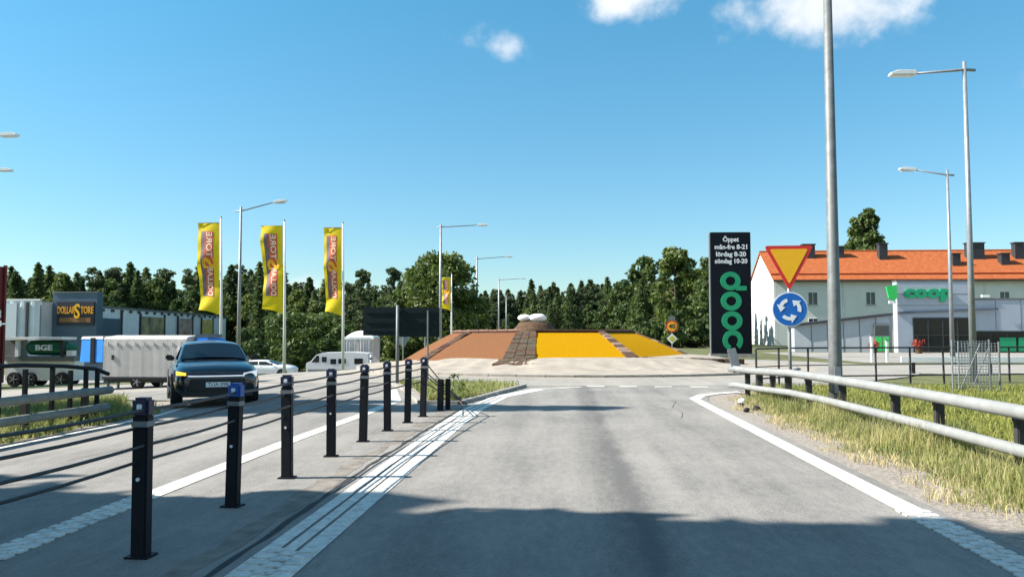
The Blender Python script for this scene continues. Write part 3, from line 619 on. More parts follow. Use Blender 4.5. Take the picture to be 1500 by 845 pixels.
n = 24; c_o = [(.05 + .70 * math.cos(R(-40) - R(300) * (i / n) + R(20)), 1.12 + .66 * math.sin(R(-40) - R(300) * (i / n) + R(20))) for i in range(n + 1)]; c_i = [(.05 + .36 * math.cos(R(-40) - R(300) * (i / n) + R(20)), 1.12 + .34 * math.sin(R(-40) - R(300) * (i / n) + R(20))) for i in range(n, -1, -1)]
rot = lambda q: (.05 + (q[1] - 1.12), 1.12 - (q[0] - .05)); cb = MB()
for i in range(n): cb.prism([rot(c_o[i]), rot(c_o[i + 1]), rot(c_i[n - i - 1]), rot(c_i[n - i])], -.07, 0)
cb.build('letter', M_COOP, py)

# ------------------------------------------------------------------ red-roofed long building
def window(parent, x, z, wd, ht, y, nx=2, frame=M_WHITE, pane=M_PANE):
    f = MB().box(x - wd / 2 - .06, x + wd / 2 + .06, y - .03, y + .05, z - .06, z).box(x - wd / 2 - .06, x + wd / 2 + .06, y - .03, y + .05, z + ht, z + ht + .06).box(x - wd / 2 - .06, x - wd / 2, y - .03, y + .05, z, z + ht).box(x + wd / 2, x + wd / 2 + .06, y - .03, y + .05, z, z + ht)
    for k in range(1, nx): f.box(x - wd / 2 + wd * k / nx - .025, x - wd / 2 + wd * k / nx + .025, y - .02, y + .04, z, z + ht)
    o = f.build('window', frame, parent); MB().box(x - wd / 2, x + wd / 2, y - .008, y + .03, z, z + ht).build('pane', pane, o)
    MB().box(x - wd / 2 - .12, x + wd / 2 + .12, y - .1, y + .02, z - .12, z - .062).build('sill', M_GALVD, o); return o
rb = thing('long_house', 'long grey rendered house with orange tiled roof and black chimneys', 'building', (27.6, 110, 0))
MB().box(0, 75, 0, 14, -.3, 8.55).build('wall', M_WALLG, rb)
MB().prism([(0, 0), (14, 0), (14, 8.9), (7, 12.75), (0, 8.9)], 0, .3).build('gable', M_WALLW, rb, rot=(0, 0, R(90)), loc=(-.02, 0, 0))  # gable gets the whiter render: sunlight against shaded walls put into the colour
for s in (0, 1):     # two roof slopes with thickness and overhang
    y0, y1 = (-.6, 7.0) if s == 0 else (14.6, 7.0)
    MB().hexa([(-.5, y0, 8.42), (75.5, y0, 8.42), (75.5, y1, 12.8), (-.5, y1, 12.8)], [(-.5, y0, 8.62), (75.5, y0, 8.62), (75.5, y1, 13.02), (-.5, y1, 13.02)]).build('roof', M_ROOF, rb)
MB().box(-.5, 75.5, -.78, -.62, 8.32, 8.50).build('gutter', M_ROOFD, rb); MB().tube([(-.5, 7, 13.04), (75.5, 7, 13.04)], .14, 8).build('ridge_tiles', M_ROOF, rb)
MB().hexa([(-.5, .55, 9.32), (75.5, .55, 9.32), (75.5, .75, 9.42), (-.5, .75, 9.42)], [(-.5, .5, 9.5), (75.5, .5, 9.5), (75.5, .6, 9.53), (-.5, .6, 9.53)]).build('snow_guard', mat('roof_guard', (.42, .07, .02), .7), rb)
for x in (4.7, 12.1, 21.0, 29.0, 37.5, 45.5, 54, 62, 70): window(rb, x, 5.35, 1.15, 1.6, -.02, 2)
for x in (4.7, 8.5, 12.1): window(rb, x, 1.9, 1.15, 1.6, -.02, 2)
for x, yy_, wd, z1 in ((5.8, 5.5, 1.6, 13.9), (9.6, 5.6, 1.9, 13.6), (15.6, 5.0, 1.1, 13.9), (24.4, 3.2, 1.0, 12.3), (27.8, 5.0, 2.2, 13.9), (30.8, 3.4, 1.1, 12.3), (33.5, 5.0, 1.2, 13.9), (45, 5, 2, 13.9)):
    ch = MB().box(x - wd / 2, x + wd / 2, yy_ - .5, yy_ + .5, 10.5, z1 - .15).build('chimney', M_ROOFD, rb); MB().box(x - wd / 2 - .12, x + wd / 2 + .12, yy_ - .6, yy_ + .6, z1 - .15, z1).build('chimney_cap', M_ROOFD, ch)
for x in (8.6, 17, 26.5): MB().tube([(x, -.09, 0), (x, -.09, 8.4)], .06, 6).build('downpipe', M_WALLG, rb)
rb2 = thing('house', 'pale house with orange roof behind the long house gable', 'building', (31.5, 140, 0))
MB().box(-2, 14, 0, 10, -.3, 8.2).build('wall', M_WALLW, rb2); MB().prism([(-2.7, 8.0), (14.6, 8.0), (6, 14.3)], -.6, 10.6).build('roof', M_ROOF, rb2)
for x in (0, 3.4, 6.8): window(rb2, x, 5.2, 1.2, 1.5, -.02); window(rb2, x, 1.8, 1.2, 1.5, -.02)

# ------------------------------------------------------------------ grocery store
st = thing('grocery_store', 'pale blue grey store with dark glazing and green fascia lettering', 'building', (27.4, 70, 0))
MB().box(0, 6.0, 0, .9, -.3, 5.85).build('entrance_block', M_WALLB, st)
MB().box(6.02, 34, .25, 12.5, -.3, 4.35).build('right_wing', M_WALLB, st)
MB().hexa([(-7.9, 1.9, -.3), (-.02, 1.2, -.3), (-.02, 4, -.3), (-7.9, 4, -.3)], [(-7.9, 1.9, 2.2), (-.02, 1.2, 3.1), (-.02, 4, 3.1), (-7.9, 4, 2.2)]).build('left_wing', mat('pale_cladding', (.40, .43, .47), .65, var=.06, scale=.7), st)
MB().hexa([(-8.1, 1.6, 2.2), (-.03, .9, 3.12), (-.03, 4.2, 3.12), (-8.1, 4.2, 2.2)], [(-8.1, 1.6, 2.36), (-.03, .9, 3.3), (-.03, 4.2, 3.3), (-8.1, 4.2, 2.36)]).build('left_roof', M_ROOFD, st)
MB().box(-.03, 6.03, -.03, .93, 5.87, 5.98).build('parapet_cap', M_GALVD, st); MB().box(6.05, 34.1, .2, 12.6, 4.37, 4.5).build('wing_cap', M_GALVD, st)
MB().hexa([(-.02, -.14, 3.18), (8, -.14, 3.50), (8, -.02, 3.50), (-.02, -.02, 3.18)], [(-.02, -.14, 3.36), (8, -.14, 3.68), (8, -.02, 3.68), (-.02, -.02, 3.36)]).build('canopy_band', mat('slate_trim', (.10, .12, .15), .6), st)
for x in (-6.5, -5.2, -3.9, -2.6, -1.3): MB().box(x - .03, x + .03, 1.2 - x * .089 - .03, 1.25 - x * .089, 0, 3.05 + x * .114).build('panel_joint', M_GALVD, st)
for z in (3.9, 4.85): MB().box(0, 6.0, -.012, .0, z - .02, z + .02).build('panel_joint', M_GALVD, st)
for x in (8, 10, 12, 14, 16, 18): MB().box(x - .025, x + .025, .235, .25, 1.9, 4.35).build('panel_joint', M_GALVD, st)
def glazing(x0, x1, z0, z1, y, nx, nz_, nm='glazing'):
    fr = MB(); wx = (x1 - x0) / nx; wz = (z1 - z0) / nz_
    for i in range(nx + 1): fr.box(x0 + i * wx - .04, x0 + i * wx + .04, y - .06, y, z0, z1)
    for j in range(nz_ + 1): fr.box(x0, x1, y - .05, y - .002, z0 + j * wz - .035, z0 + j * wz + .035)
    o = fr.build(nm, M_ROOFD, st)
    for i in range(nx):
        for j in range(nz_): MB().box(x0 + i * wx + .04, x0 + (i + 1) * wx - .04, y - .03, y - .012, z0 + j * wz + .035, z0 + (j + 1) * wz - .035).build('pane', M_GLASS, o)
    return o
glazing(1.25, 5.95, .05, 2.85, -.005, 4, 2); glazing(6.1, 11.5, .05, 1.75, .245, 4, 1); glazing(11.6, 20, .05, 1.75, .245, 5, 1)
for x0, x1 in ((8.2, 9.5), (9.7, 11.2), (12, 13.6)): MB().box(x0, x1, .17, .183, .12, 1.25).build('poster', M_COOP, st)
text('coop', 1.35, M_COOP, st, (2.45, -.10, 4.98), bold=.075, depth=.09, width=3.9)
lg = MB().prism([(-.95, 5.45), (-.1, 5.62), (-.1, 4.5), (-.32, 4.28), (-.75, 4.5)], -.3, -.1).build('logo_sign', M_COOPL, st); MB().box(-.75, -.2, -.26, -.14, 4.05, 4.3).build('logo_foot', M_WHITE, lg)
dz = thing('store_door', 'glass entrance with green posters at the store corner', 'door', (26.9, 71.1, 0), R(-5))
MB().box(-1.0, .25, -.06, .06, 0, 2.35).build('frame', M_GALVD, dz); MB().box(-.92, -.4, -.075, -.061, .1, 1.3).build('poster', M_COOPL, dz); MB().box(-.32, .17, -.075, -.061, .1, 1.3).build('poster', M_COOPL, dz); MB().box(-.92, .17, -.072, -.0605, 1.42, 2.25).build('pane', M_PANE, dz)
MB().box(6.7, 7.3, -.3, -.05, 4.55, 4.75).build('flood_light', M_WHITE, st); MB().box(10.8, 11.6, .2, .24, 3.9, 4.1).build('vent', M_ROOFD, st)
for x, y, lab in ((24.9, 68.5, 'red flower tub by the green posters'), (27.6, 66.5, 'red flower tub in front of the dark glazing')):
    t = thing('flower_tub', lab, 'planter', (x, y, 0)); MB().lathe([(.22, 0), (.28, .4), (.26, .4), (.24, .34)], 14).build('tub', M_BRICK, t); pts = rng.normal(0, .22, (160, 3)) * (.9, .9, .9) + (0, 0, .65)
    v = (pts[:, None, :] + rng.normal(0, .07, (160, 4, 3))).reshape(-1, 3); new_from(np_mesh('flowers', v, np.arange(640).reshape(-1, 4), M_REDTHING), 'flowers', t)
wg = thing('guardrail', 'white low guardrail along the car park entrance road', 'guardrail', (22, 33, 0))
MB().box(-9, 40, -.04, .04, .46, .70).build('rail', M_WHITE, wg, bevel=.015)
for k in range(17): new_from(pg, 'post', wg, (-8.5 + 2.9 * k, .1, 0), scale=(1, 1, .88))
for x, hh, lab in ((16.6, 1.45, 'slim white pillar on the far side of the entrance road'), (17.4, 1.2, 'short cream pillar beside the slim white pillar')):
    t = thing('pillar', lab, 'pillar', (x, 46, 0)); MB().box(-.07, .07, -.07, .07, -.05, hh).build('shaft', M_WALLW, t, bevel=.02); MB().box(-.09, .09, -.09, .09, hh, hh + .06).build('cap', M_GALVD, t)

# ------------------------------------------------------------------ warehouse on the left
ZW = -2.7
wh = thing('warehouse', 'long grey corrugated warehouse with dark blue sign tower', 'building', (0, 0, ZW))
def corr(p0, p1, h0, h1, name, m, pitch=.5, amp=.07):
    p0, p1 = Vector((*p0, 0)), Vector((*p1, 0)); L = (p1 - p0).length; d = (p1 - p0) / L; nr = Vector((d.y, -d.x, 0)); rows = [[], []]; n = int(L / pitch)
    for i in range(n * 4 + 1):
        t = i / (n * 4); o = amp * (1 if i % 4 in (1, 2) else 0); p = p0.lerp(p1, t) + nr * o
        rows[0].append((p.x, p.y, 0)); rows[1].append((p.x, p.y, h0 + (h1 - h0) * t))
    return MB().grid(rows).build(name, m, wh)
A0, A1 = (-64.4, 106), (-71.5, 168); H0 = 7.95; H1 = 7.75
corr(A0, A1, H0, H1, 'side_wall', mat('brightened_corrugated', (.74, .76, .77), .6, var=.08, scale=.5), 1.1, .10)  # corrugated metal colour brightened here because this side lies in full shade
corr((-85, 102), (-68.2, 102), 8.55, 8.45, 'front_wall', M_CORR, 1.4, .12)
MB().add([(-64.5, 106, H0), (-71.6, 168, H1), (-120, 168, H1), (-115, 106, H0), (-68.2, 106, H0)], [(0, 1, 2, 3, 4)]).build('roof', M_GALVD, wh)
MB().hexa([(-64.2, 106, H0 - .12), (-71.3, 168, H1 - .12), (-71.6, 168, H1 - .12), (-64.5, 106, H0 - .12)], [(-64.2, 106, H0 + .2), (-71.3, 168, H1 + .2), (-71.6, 168, H1 + .2), (-64.5, 106, H0 + .2)]).build('fascia', M_GALVD, wh)
MB().box(-85, -68.15, 101.9, 102.3, 8.5, 8.75).build('front_fascia', M_WHITE, wh); MB().box(-84.9, -68.2, 102.4, 106, 0, 8.4).build('front_bay', M_CORR, wh)
tw = MB().box(-68.1, -62.0, 104.5, 105.9, 0, 9.65).build('sign_tower', M_TOWER, wh); MB().box(-68.15, -61.95, 104.4, 106.0, 9.66, 9.8).build('cap', M_GALVD, tw)
sg = MB().box(-67.4, -62.3, 104.3, 104.49, 5.35, 8.45).build('sign_board', mat('sign_dark', (.02, .02, .03), .5), tw)
MB().box(-78.5, -78.0, 101.8, 102.0, 0, 8.4).build('pilaster', M_ROOFD, wh); MB().box(-76.5, -71.2, 101.75, 101.87, 0, 8.2).build('door', mat('door_grey', (.58, .62, .65), .55, var=.05), wh); MB().box(-70.0, -69.7, 101.8, 102.0, 0, 8.3).build('pilaster', M_ROOFD, wh)
wl_ = wh
text('DOLLAR', 1.3, M_SIGNO, tw, (-66.05, 104.22, 7.3), bold=.03, depth=.05, width=2.45); text('S', 2.6, M_SIGNY, tw, (-64.55, 104.2, 7.1), bold=.05, depth=.05, width=.8); text('TORE', 1.3, M_SIGNO, tw, (-63.2, 104.22, 7.3), bold=.03, depth=.05, width=1.75)
MB().box(-67.0, -62.7, 104.24, 104.295, 5.75, 6.35).build('sign_strip', mat('amber_dim', (.22, .10, .03), .5), tw)
AV0, AV1 = Vector((*A0, 0)), Vector((*A1, 0)); dd = (AV1 - AV0).normalized(); nr = Vector((dd.y, -dd.x, 0)); ang = math.atan2(dd.y, dd.x)
for k, (t0, t1, m_) in enumerate(((.03, .17, M_TOWER), (.28, .44, mat('poster_a', (.20, .17, .15), .6, var=.5, scale=.5, col2=(.50, .42, .18))), (.54, .66, mat('poster_b', (.48, .16, .08), .6, var=.4, scale=.5, col2=(.62, .52, .45))), (.74, .85, mat('poster_c', (.70, .52, .14), .6, var=.3, scale=1.5)))):
    p, q = AV0.lerp(AV1, t0) + nr * .16, AV0.lerp(AV1, t1) + nr * .16; zt = 6.9 if k else 6.4
    MB().hexa([p + Vector((0, 0, 2)), q + Vector((0, 0, 2)), q + nr * .1 + Vector((0, 0, 2)), p + nr * .1 + Vector((0, 0, 2))], [p + Vector((0, 0, zt)), q + Vector((0, 0, zt)), q + nr * .1 + Vector((0, 0, zt)), p + nr * .1 + Vector((0, 0, zt))]).build('wall_poster', m_, wh)
    for e in (p, q): MB().hexa([e - dd * .18 + Vector((0, 0, 0)), e + dd * .18, e + dd * .18 + nr * .2, e - dd * .18 + nr * .2], [e - dd * .18 + Vector((0, 0, 7.4)), e + dd * .18 + Vector((0, 0, 7.4)), e + dd * .18 + nr * .2 + Vector((0, 0, 7.4)), e - dd * .18 + nr * .2 + Vector((0, 0, 7.4))]).build('pilaster', M_ROOFD, wh)
for k in range(20):
    p = AV0.lerp(AV1, (k + .5) / 20) + nr * .2; MB().hexa([p - dd * .5 + Vector((0, 0, 7.35)), p + dd * .5 + Vector((0, 0, 7.35)), p + dd * .5 - nr * .1 + Vector((0, 0, 7.35)), p - dd * .5 - nr * .1 + Vector((0, 0, 7.35))], [p - dd * .5 + Vector((0, 0, 7.7)), p + dd * .5 + Vector((0, 0, 7.7)), p + dd * .5 - nr * .1 + Vector((0, 0, 7.7)), p - dd * .5 - nr * .1 + Vector((0, 0, 7.7))]).build('vent', M_ROOFD, wh)

# ------------------------------------------------------------------ containers
for k, (lab) in enumerate(('dark red container with white figure eight, upper of the stack', 'dark red container, lower of the stack at the yard edge')):
    z = D(-29, 37) + .28 + (0 if k else 2.98); t = thing('shipping_container', lab, 'container', (-28.15, 37, z))
    b = MB(); rows = [[], []]
    for i in range(81):
        o = .04 if i % 4 in (1, 2) else 0; x = -12.1 + .1 + i * (11.9 / 80); rows[0].append((x, o, .15)); rows[1].append((x, o, 2.75))
    b.grid(rows); b.box(-12.0, -.1, .06, 2.4, .12, 2.82); b.build('panel', M_CONT, t)
    fr = MB()
    for x in (-12.1, -.12): fr.box(x, x + .12, -.03, .12, 0, 2.9).box(x, x + .12, 2.3, 2.45, 0, 2.9)
    fr.box(-11.98, -.12, -.03, .1, 0, .15).box(-11.98, -.12, -.03, .1, 2.76, 2.9); fr.build('frame', M_CONT, t)
    if k == 0: text('8', .62, M_SIGNW, t, (.008, 1.95, .42), rot=(R(90), 0, R(90)), depth=.008)
tbm = thing('timber_sleeper', 'dark timber sleeper bearing the red containers', 'sleeper', (-33.8, 37.2, D(-29, 37) - .05)); MB().box(-6, 5.5, 0, .4, -.3, .33).build('beam', M_BARK, tbm); MB().box(-6, 5.5, 1.7, 2.1, -.3, .33).build('beam', M_BARK, tbm)

# ------------------------------------------------------------------ vehicles
def wheel(parent, x, y, r, wd, side):
    t = MB().lathe([(r * .62, -wd / 2), (r * .92, -wd / 2), (r, -wd / 2 + .04), (r, wd / 2 - .04), (r * .92, wd / 2), (r * .62, wd / 2)], 28, axis='y').build('wheel', M_TYRE, parent, smooth=False, loc=(x, y, r))
    b = MB().lathe([(r * .64, side * wd * .36), (r * .60, side * wd * .42), (r * .2, side * wd * .40), (.03, side * wd * .46)], 24, axis='y')
    for k in range(5):
        a = 2 * math.pi * k / 5; b.tube([(0, side * wd * .47, 0), (r * .6 * math.cos(a), side * wd * .49, r * .6 * math.sin(a))], .025, 6)
    b.build('rim', M_RIMW, t); return t
def loft(sections, name, m, parent, sub=2):
    rows = [[(s, y, z) for y, z in pr] for s, pr in sections]; b = MB().grid(rows); n = len(rows[0])
    b.f.append(tuple(range(n))); k = (len(rows) - 1) * n; b.f.append(tuple(range(k + n - 1, k - 1, -1)))
    return b.build(name, m, parent, smooth=True, sub=sub)
def car(label, loc, rz, paint, detail=True, h=1.0, name='parked_car'):
    t = thing(name, label, 'car', loc, rz)        # local: front at x=0 towards -x, length along +x
    def sec(s, w, zb, zt, crown=.03):
        hp = [(0, zb), (w * .8, zb), (w * .97, zb + .12), (w, zb + (zt - zb) * .5), (w * .985, zb + (zt - zb) * .75), (w * .90, zt - .02), (w * .6, zt + crown * .6), (0, zt + crown)]
        return (s, [(-y, z) for y, z in hp[:0:-1]] + hp)
    body = loft([sec(.0, .60, .42, .70, .02), sec(.06, .82, .28, .80, .02), sec(.22, .91, .22, .90, .03), sec(.6, .955, .20, .98, .04), sec(1.15, .965, .20, 1.03, .04), sec(1.7, .965, .20, 1.03), sec(2.6, .965, .20, 1.04), sec(3.6, .965, .21, 1.06), sec(4.2, .94, .25, 1.06), sec(4.52, .88, .33, 1.02), sec(4.62, .70, .45, .95)], 'body', paint, t)
    def gh(s, wb, wt, zt): return (s, [(-wb, .95), (-wb * .99, 1.02), (-wt * 1.06, zt - .10), (-wt * .9, zt - .01), (0, zt + .03), (wt * .9, zt - .01), (wt * 1.06, zt - .10), (wb * .99, 1.02), (wb, .95)])
    cab = loft([gh(1.12, .80, .74, 1.06), gh(1.3, .84, .74, 1.12), gh(1.95, .86, .68, 1.44 * h), gh(2.3, .87, .68, 1.485 * h), gh(2.9, .87, .68, 1.49 * h), gh(3.6, .86, .62, 1.43 * h), gh(4.2, .83, .62, 1.22), gh(4.42, .80, .66, 1.06)], 'cabin', paint, t)
    # windscreen as a curved sheet
    rows = []
    for j in range(7):
        v = j / 6; s = 1.20 + .70 * v; z = 1.075 + (1.41 * h - 1.075) * v; wd = .765 - .125 * v
        rows.append([(s - .035 + .10 * (abs(u) ** 2.2) - .02, u * wd, z + .055 * (1 - abs(u) ** 2) - .01) for u in np.linspace(-1, 1, 9)])
    MB().grid(rows).build('windscreen', M_GLASS, t, smooth=True)
    for sd in (-1, 1):
        for (s0, s1, s2, s3) in ((1.62, 2.62, 2.62, 2.12), (2.70, 3.95, 3.55, 2.70)):
            zt = 1.37 * h
            MB().add([(s0, sd * .862, 1.06), (s1, sd * .868, 1.06), (s2, sd * .715, zt), (s3, sd * .715, zt)], [(0, 1, 2, 3)]).build('side_window', M_GLASS, t)
        mr = MB().hexa([(1.56, sd * .86, 1.03), (1.68, sd * .86, 1.03), (1.68, sd * 1.07, 1.04), (1.54, sd * 1.07, 1.04)], [(1.58, sd * .90, 1.16), (1.67, sd * .90, 1.16), (1.67, sd * 1.08, 1.18), (1.55, sd * 1.08, 1.18)]).build('mirror', M_PLAST, t, bevel=.03)
        for x in (.88, 3.72):
            disc_ = MB().lathe([(.39, sd * .80), (.39, sd * .962), (.36, sd * .966)], 28, axis='y', c=(x, 0, .36)).build('wheel_arch', M_PLAST, t)
            wheel(t, x, sd * .83, .35, .24, sd)
        MB().box(2.30, 2.50, min(sd * .955, sd * .985), max(sd * .955, sd * .985), .86, .885).build('door_handle', M_CHROME, t); MB().box(3.35, 3.55, min(sd * .955, sd * .985), max(sd * .955, sd * .985), .87, .895).build('door_handle', M_CHROME, t)
        MB().box(1.3, 3.3, min(sd * .93, sd * .985), max(sd * .93, sd * .985), .22, .34).build('sill_trim', M_PLAST, t, bevel=.02)
    if detail:
        arcx = lambda y: .02 + .20 * (abs(y) / .86) ** 2.6
        def strip(nm, y0, y1, z0, z1, m, off, zt0=0, zt1=0, n=12):
            rows = [[], []]
            for i in range(n + 1):
                y = y0 + (y1 - y0) * i / n; q = i / n; rows[0].append((arcx(y) - off - .045, y, z0 + zt0 * q)); rows[1].append((arcx(y) - off - .03, y, z1 + zt1 * q))
            return MB().grid(rows).build(nm, m, t, smooth=True)
        strip('grille', -.62, .62, .40, .66, M_PLAST, .045); strip('lower_intake', -.78, .78, .25, .40, M_PLAST, .03); strip('light_bar', -.58, .64, .708, .734, M_DRL, .045)
        strip('headlight', -.56, -.88, .69, .775, M_DRL, .02, 0.0, .06); strip('headlight', .56, .84, .66, .72, M_LAMP, .015, .0, .04)
        o = strip('indicator', .68, .88, .735, .79, M_ORANGE, .03, .01, .04); tag(o, 'lit amber turn indicator')
        strip('fog_trim', .62, .84, .44, .60, M_PLAST, .03); strip('fog_trim', -.62, -.84, .44, .60, M_PLAST, .03)
        pl = MB().box(-.095, -.06, -.26, .26, .475, .585).build('number_plate', M_SIGNW, t); text('TUA 098', .11, M_SIGNK, pl, (-.0965, 0, .53), rot=(R(90), 0, R(-90)), depth=.001, width=.44)
        MB().box(1.26, 1.28, -.55, .55, 1.055, 1.075).build('wiper', M_PLAST, t)
    else:
        MB().box(.03, .06, -.8, -.5, .66, .74).build('headlight', M_LAMP, t); MB().box(.03, .06, .5, .8, .66, .74).build('headlight', M_LAMP, t)
    return t
ca = R(90 - 0 - 0)
# heading: front towards (-Y, slightly +X)
hd = R(28); vx, vy = -math.sin(hd), math.cos(hd)      # local +x (towards the tail) in world
car('dark blue car with a lit amber indicator turning into the oncoming lane', (-7.95, 18.3, D(-8.3, 19) + .024), math.atan2(vy, vx), M_CARP, name='moving_car')
car('white car parked low behind the second banner flag', (-20.4, 61, D(-21, 61) + .02), R(180 + 6), mat('white_paint', (.72, .73, .72), .25, var=.04, coat=.7), detail=False, h=.93)

# trailer with grey tarpaulin
zt_ = D(-16, 30.3)
tr = thing('covered_trailer', 'covered trailer with grey tarpaulin side and blue end flap', 'trailer', (-17.5, 30, zt_), R(-1))
def tarp(x0, x1, y0, y1, z0, z1, nm, m, par, sag=.05):
    rows = []; nx = 28
    prof = [(y0 - .0, z0), (y0 - .015, z0 + (z1 - z0) * .35), (y0 - .02, z0 + (z1 - z0) * .8), (y0, z1 - .05), (y0 + .12, z1 + .03), ((y0 + y1) / 2, z1 + .09), (y1 - .12, z1 + .03), (y1, z1 - .05), (y1, z0)]
    for i in range(nx + 1):
        x = x0 + (x1 - x0) * i / nx; k = math.sin(i * .9) * .0025 + math.sin(i * 2.3) * .0015
        rows.append([(x, y + k * (1 if j < 4 else -.3), z + (k * .9 if 2 < j < 7 else 0)) for j, (y, z) in enumerate(prof)])
    b = MB().grid(rows); n = len(prof); b.f.append(tuple(range(n))); q = nx * n; b.f.append(tuple(range(q + n - 1, q - 1, -1))); return b.build(nm, m, par, smooth=False)
tarp(0, 3.25, 0, 1.75, .42, 1.93, 'cover', M_TARP, tr)
MB().box(0, 3.2, .05, 1.7, .25, .44).build('chassis', M_PLAST, tr)
MB().hexa([(-1.15, .35, 1.0), (-.03, .0, 1.0), (-.03, 1.7, 1.0), (-.95, 1.9, 1.0)], [(-1.1, .35, 1.88), (-.03, .0, 1.88), (-.03, 1.7, 1.92), (-.95, 1.9, 1.88)]).build('end_flap', M_TARPB, tr)
MB().hexa([(-1.12, .33, 1.882), (-.03, -.02, 1.882), (-.03, 1.7, 1.922), (-.95, 1.9, 1.882)], [(-1.1, .4, 1.97), (-.1, .1, 1.98), (-.1, 1.65, 2.0), (-.95, 1.8, 1.96)]).build('flap_top', M_TARP, tr)
MB().box(-.58, -.42, -.02 + .1, .14, .95, 1.93).build('strap', M_PLAST, tr, rot=(0, 0, 0)); MB().hexa([(-1.0, .4, .3), (-.02, .1, .3), (-.02, 1.6, .3), (-.9, 1.7, .3)], [(-1.0, .4, .98), (-.02, .1, .98), (-.02, 1.6, .98), (-.9, 1.7, .98)]).build('lower_end', M_TOWER, tr)
for x in (1.3,):
    wheel(tr, x, .16, .27, .2, -1); wheel(tr, x, 1.6, .27, .2, 1)
MB().box(-.02, 3.27, -.025, .02, .38, .46).build('side_rail', M_PLAST, tr); MB().box(.35, .43, -.05, -.02, 1.1, 1.28).build('latch', M_PLAST, tr)
for k in range(9): MB().box(.2 + k * .36, .22 + k * .36, -.045, -.022, 1.62, 1.76).build('eyelet_strap', M_GALVD, tr)
for x in (.1, .5, 2.2, 2.9): MB().box(x, x + .06, .1, .2, .03, .3).build('support', M_GALVD, tr)
bv = thing('delivery_van', 'blue van body ahead of the grey covered trailer', 'van', (-14.15, 30.3, zt_), R(-1))
MB().hexa([(0, 0, .3), (1.9, .0, .3), (1.9, 1.6, .3), (0, 1.6, .3)], [(0, .08, 1.92), (.55, .08, 1.92), (.55, 1.52, 1.92), (0, 1.52, 1.92)]).build('body', M_TARPB, bv, bevel=.08); MB().box(-.02, .5, .2, 1.4, 1.93, 2.06).build('roof_rack', M_TOWER, bv)
for x in (.4, 1.5): wheel(bv, x, .12, .3, .2, -1); wheel(bv, x, 1.5, .3, .2, 1)
MB().add([(.5, .03, 1.3), (.85, .03, 1.3), (.5, .05, 1.75), (.25, .05, 1.75), (.25, .03, 1.3)], [(0, 1, 2, 3, 4)]).build('side_window', M_GLASS, bv)

# green tank on a truck
zk = D(-29.5, 45)
tk = thing('tank_truck', 'green lettered tank truck with a white flat roof rack', 'truck', (-31.0, 44.6, zk))
MB().lathe([(.05, 0), (.28, .05), (.41, .2), (.43, .6), (.43, 1.9), (.38, 2.35), (.2, 2.7), (.1, 2.95)], 22, axis='x', c=(.15, .6, 2.2)).build('tank', M_TANKG, tk, smooth=True)
text('BGE', .42, M_SIGNW, tk, (1.38, .155, 2.2), depth=.02, bold=.015, width=1.0)
MB().box(-.9, 3.2, .1, 1.2, 1.45, 1.72).build('chassis', M_GALVD, tk); MB().box(-.75, 2.6, -.1, 1.3, 2.66, 2.80).build('roof_rack', M_WHITE, tk); MB().box(-.22, -.02, .0, .2, 1.7, 2.66).build('rack_post', M_WHITE, tk); MB().box(2.45, 2.6, .0, .2, 1.7, 2.66).build('rack_post', M_ROOFD, tk); MB().box(-1.0, -.3, .2, 1.2, 1.7, 2.64).build('locker', M_GALVD, tk)
MB().box(2.75, 3.1, .1, .5, 1.75, 2.05).build('valve_box', M_WHITE, tk); MB().box(-.9, 3.2, .2, 1.1, .35, 1.44).build('skirt', M_WHITE, tk)
for x in (-.3, .6, 2.5): wheel(tk, x, .15, .42, .25, -1); wheel(tk, x, 1.1, .42, .25, 1)

# motorhome
zm = D(-20, 70)
mh = thing('motorhome', 'white motorhome with sloping nose and dark windows', 'motorhome', (-22.6, 70, zm), R(2)); mh.scale = (.93, 1, .90)
MB().prism([(.0, .45), (5.9, .45), (5.9, 2.30), (4.2, 2.42), (1.6, 2.36), (.95, 2.15), (.45, 1.55), (0, 1.35)], 0, 2.0).build('body', mat('ivory_panel', (.56, .57, .57), .5, var=.05), mh, bevel=.06)
for x0, x1, z0, z1 in ((1.5, 1.95, 1.45, 1.95), (2.3, 2.85, 1.25, 1.75), (3.05, 3.75, 1.3, 1.78), (4.55, 5.35, 1.25, 1.8)): MB().box(x0, x1, -.02, -.001, z0, z1).build('window', M_GLASS, mh)
MB().add([(.52, -.012, 1.42), (1.25, -.012, 1.42), (1.25, -.012, 2.05), (1.0, -.012, 2.05)], [(0, 1, 2, 3)]).build('cab_window', M_GLASS, mh)
for x in (1.0, 4.4): wheel(mh, x, .1, .34, .22, -1); wheel(mh, x, 1.9, .34, .22, 1)
MB().box(.2, 5.85, -.03, -.001, .55, .75).build('skirt', M_GALVD, mh)
# gazebo tent
zg = D(-18.7, 74.5)
tn = thing('party_tent', 'white party tent with domed roof and hanging side walls', 'tent', (-18.75, 74.5, zg))
rows = []
for j in range(9):
    t = j / 8; s = 1.36 * (1 - t) ** .8; z = 3.35 + .62 * math.sin(t * math.pi / 2); rows.append([(s * (math.copysign(min(1, abs(1.35 * math.cos(a))), math.cos(a))), s * (math.copysign(min(1, abs(1.35 * math.sin(a))), math.sin(a))), z) for a in np.linspace(0, 2 * math.pi, 25)])
MB().grid(rows).build('roof', M_WALLW, tn, smooth=True)
for x in (-1.3, 1.3):
    for y in (-1.3, 1.3): MB().tube([(x, y, -.05), (x, y, 3.38)], .035, 8).build('leg', M_GALV, tn)
def curtain(x0, x1, nm):
    MB().grid([[(x0 + (x1 - x0) * i / 14, -1.3 + .04 * math.sin(i * 1.9), z) for i in range(15)] for z in (.3, 3.38)]).build(nm, M_TARP, tn, smooth=True)
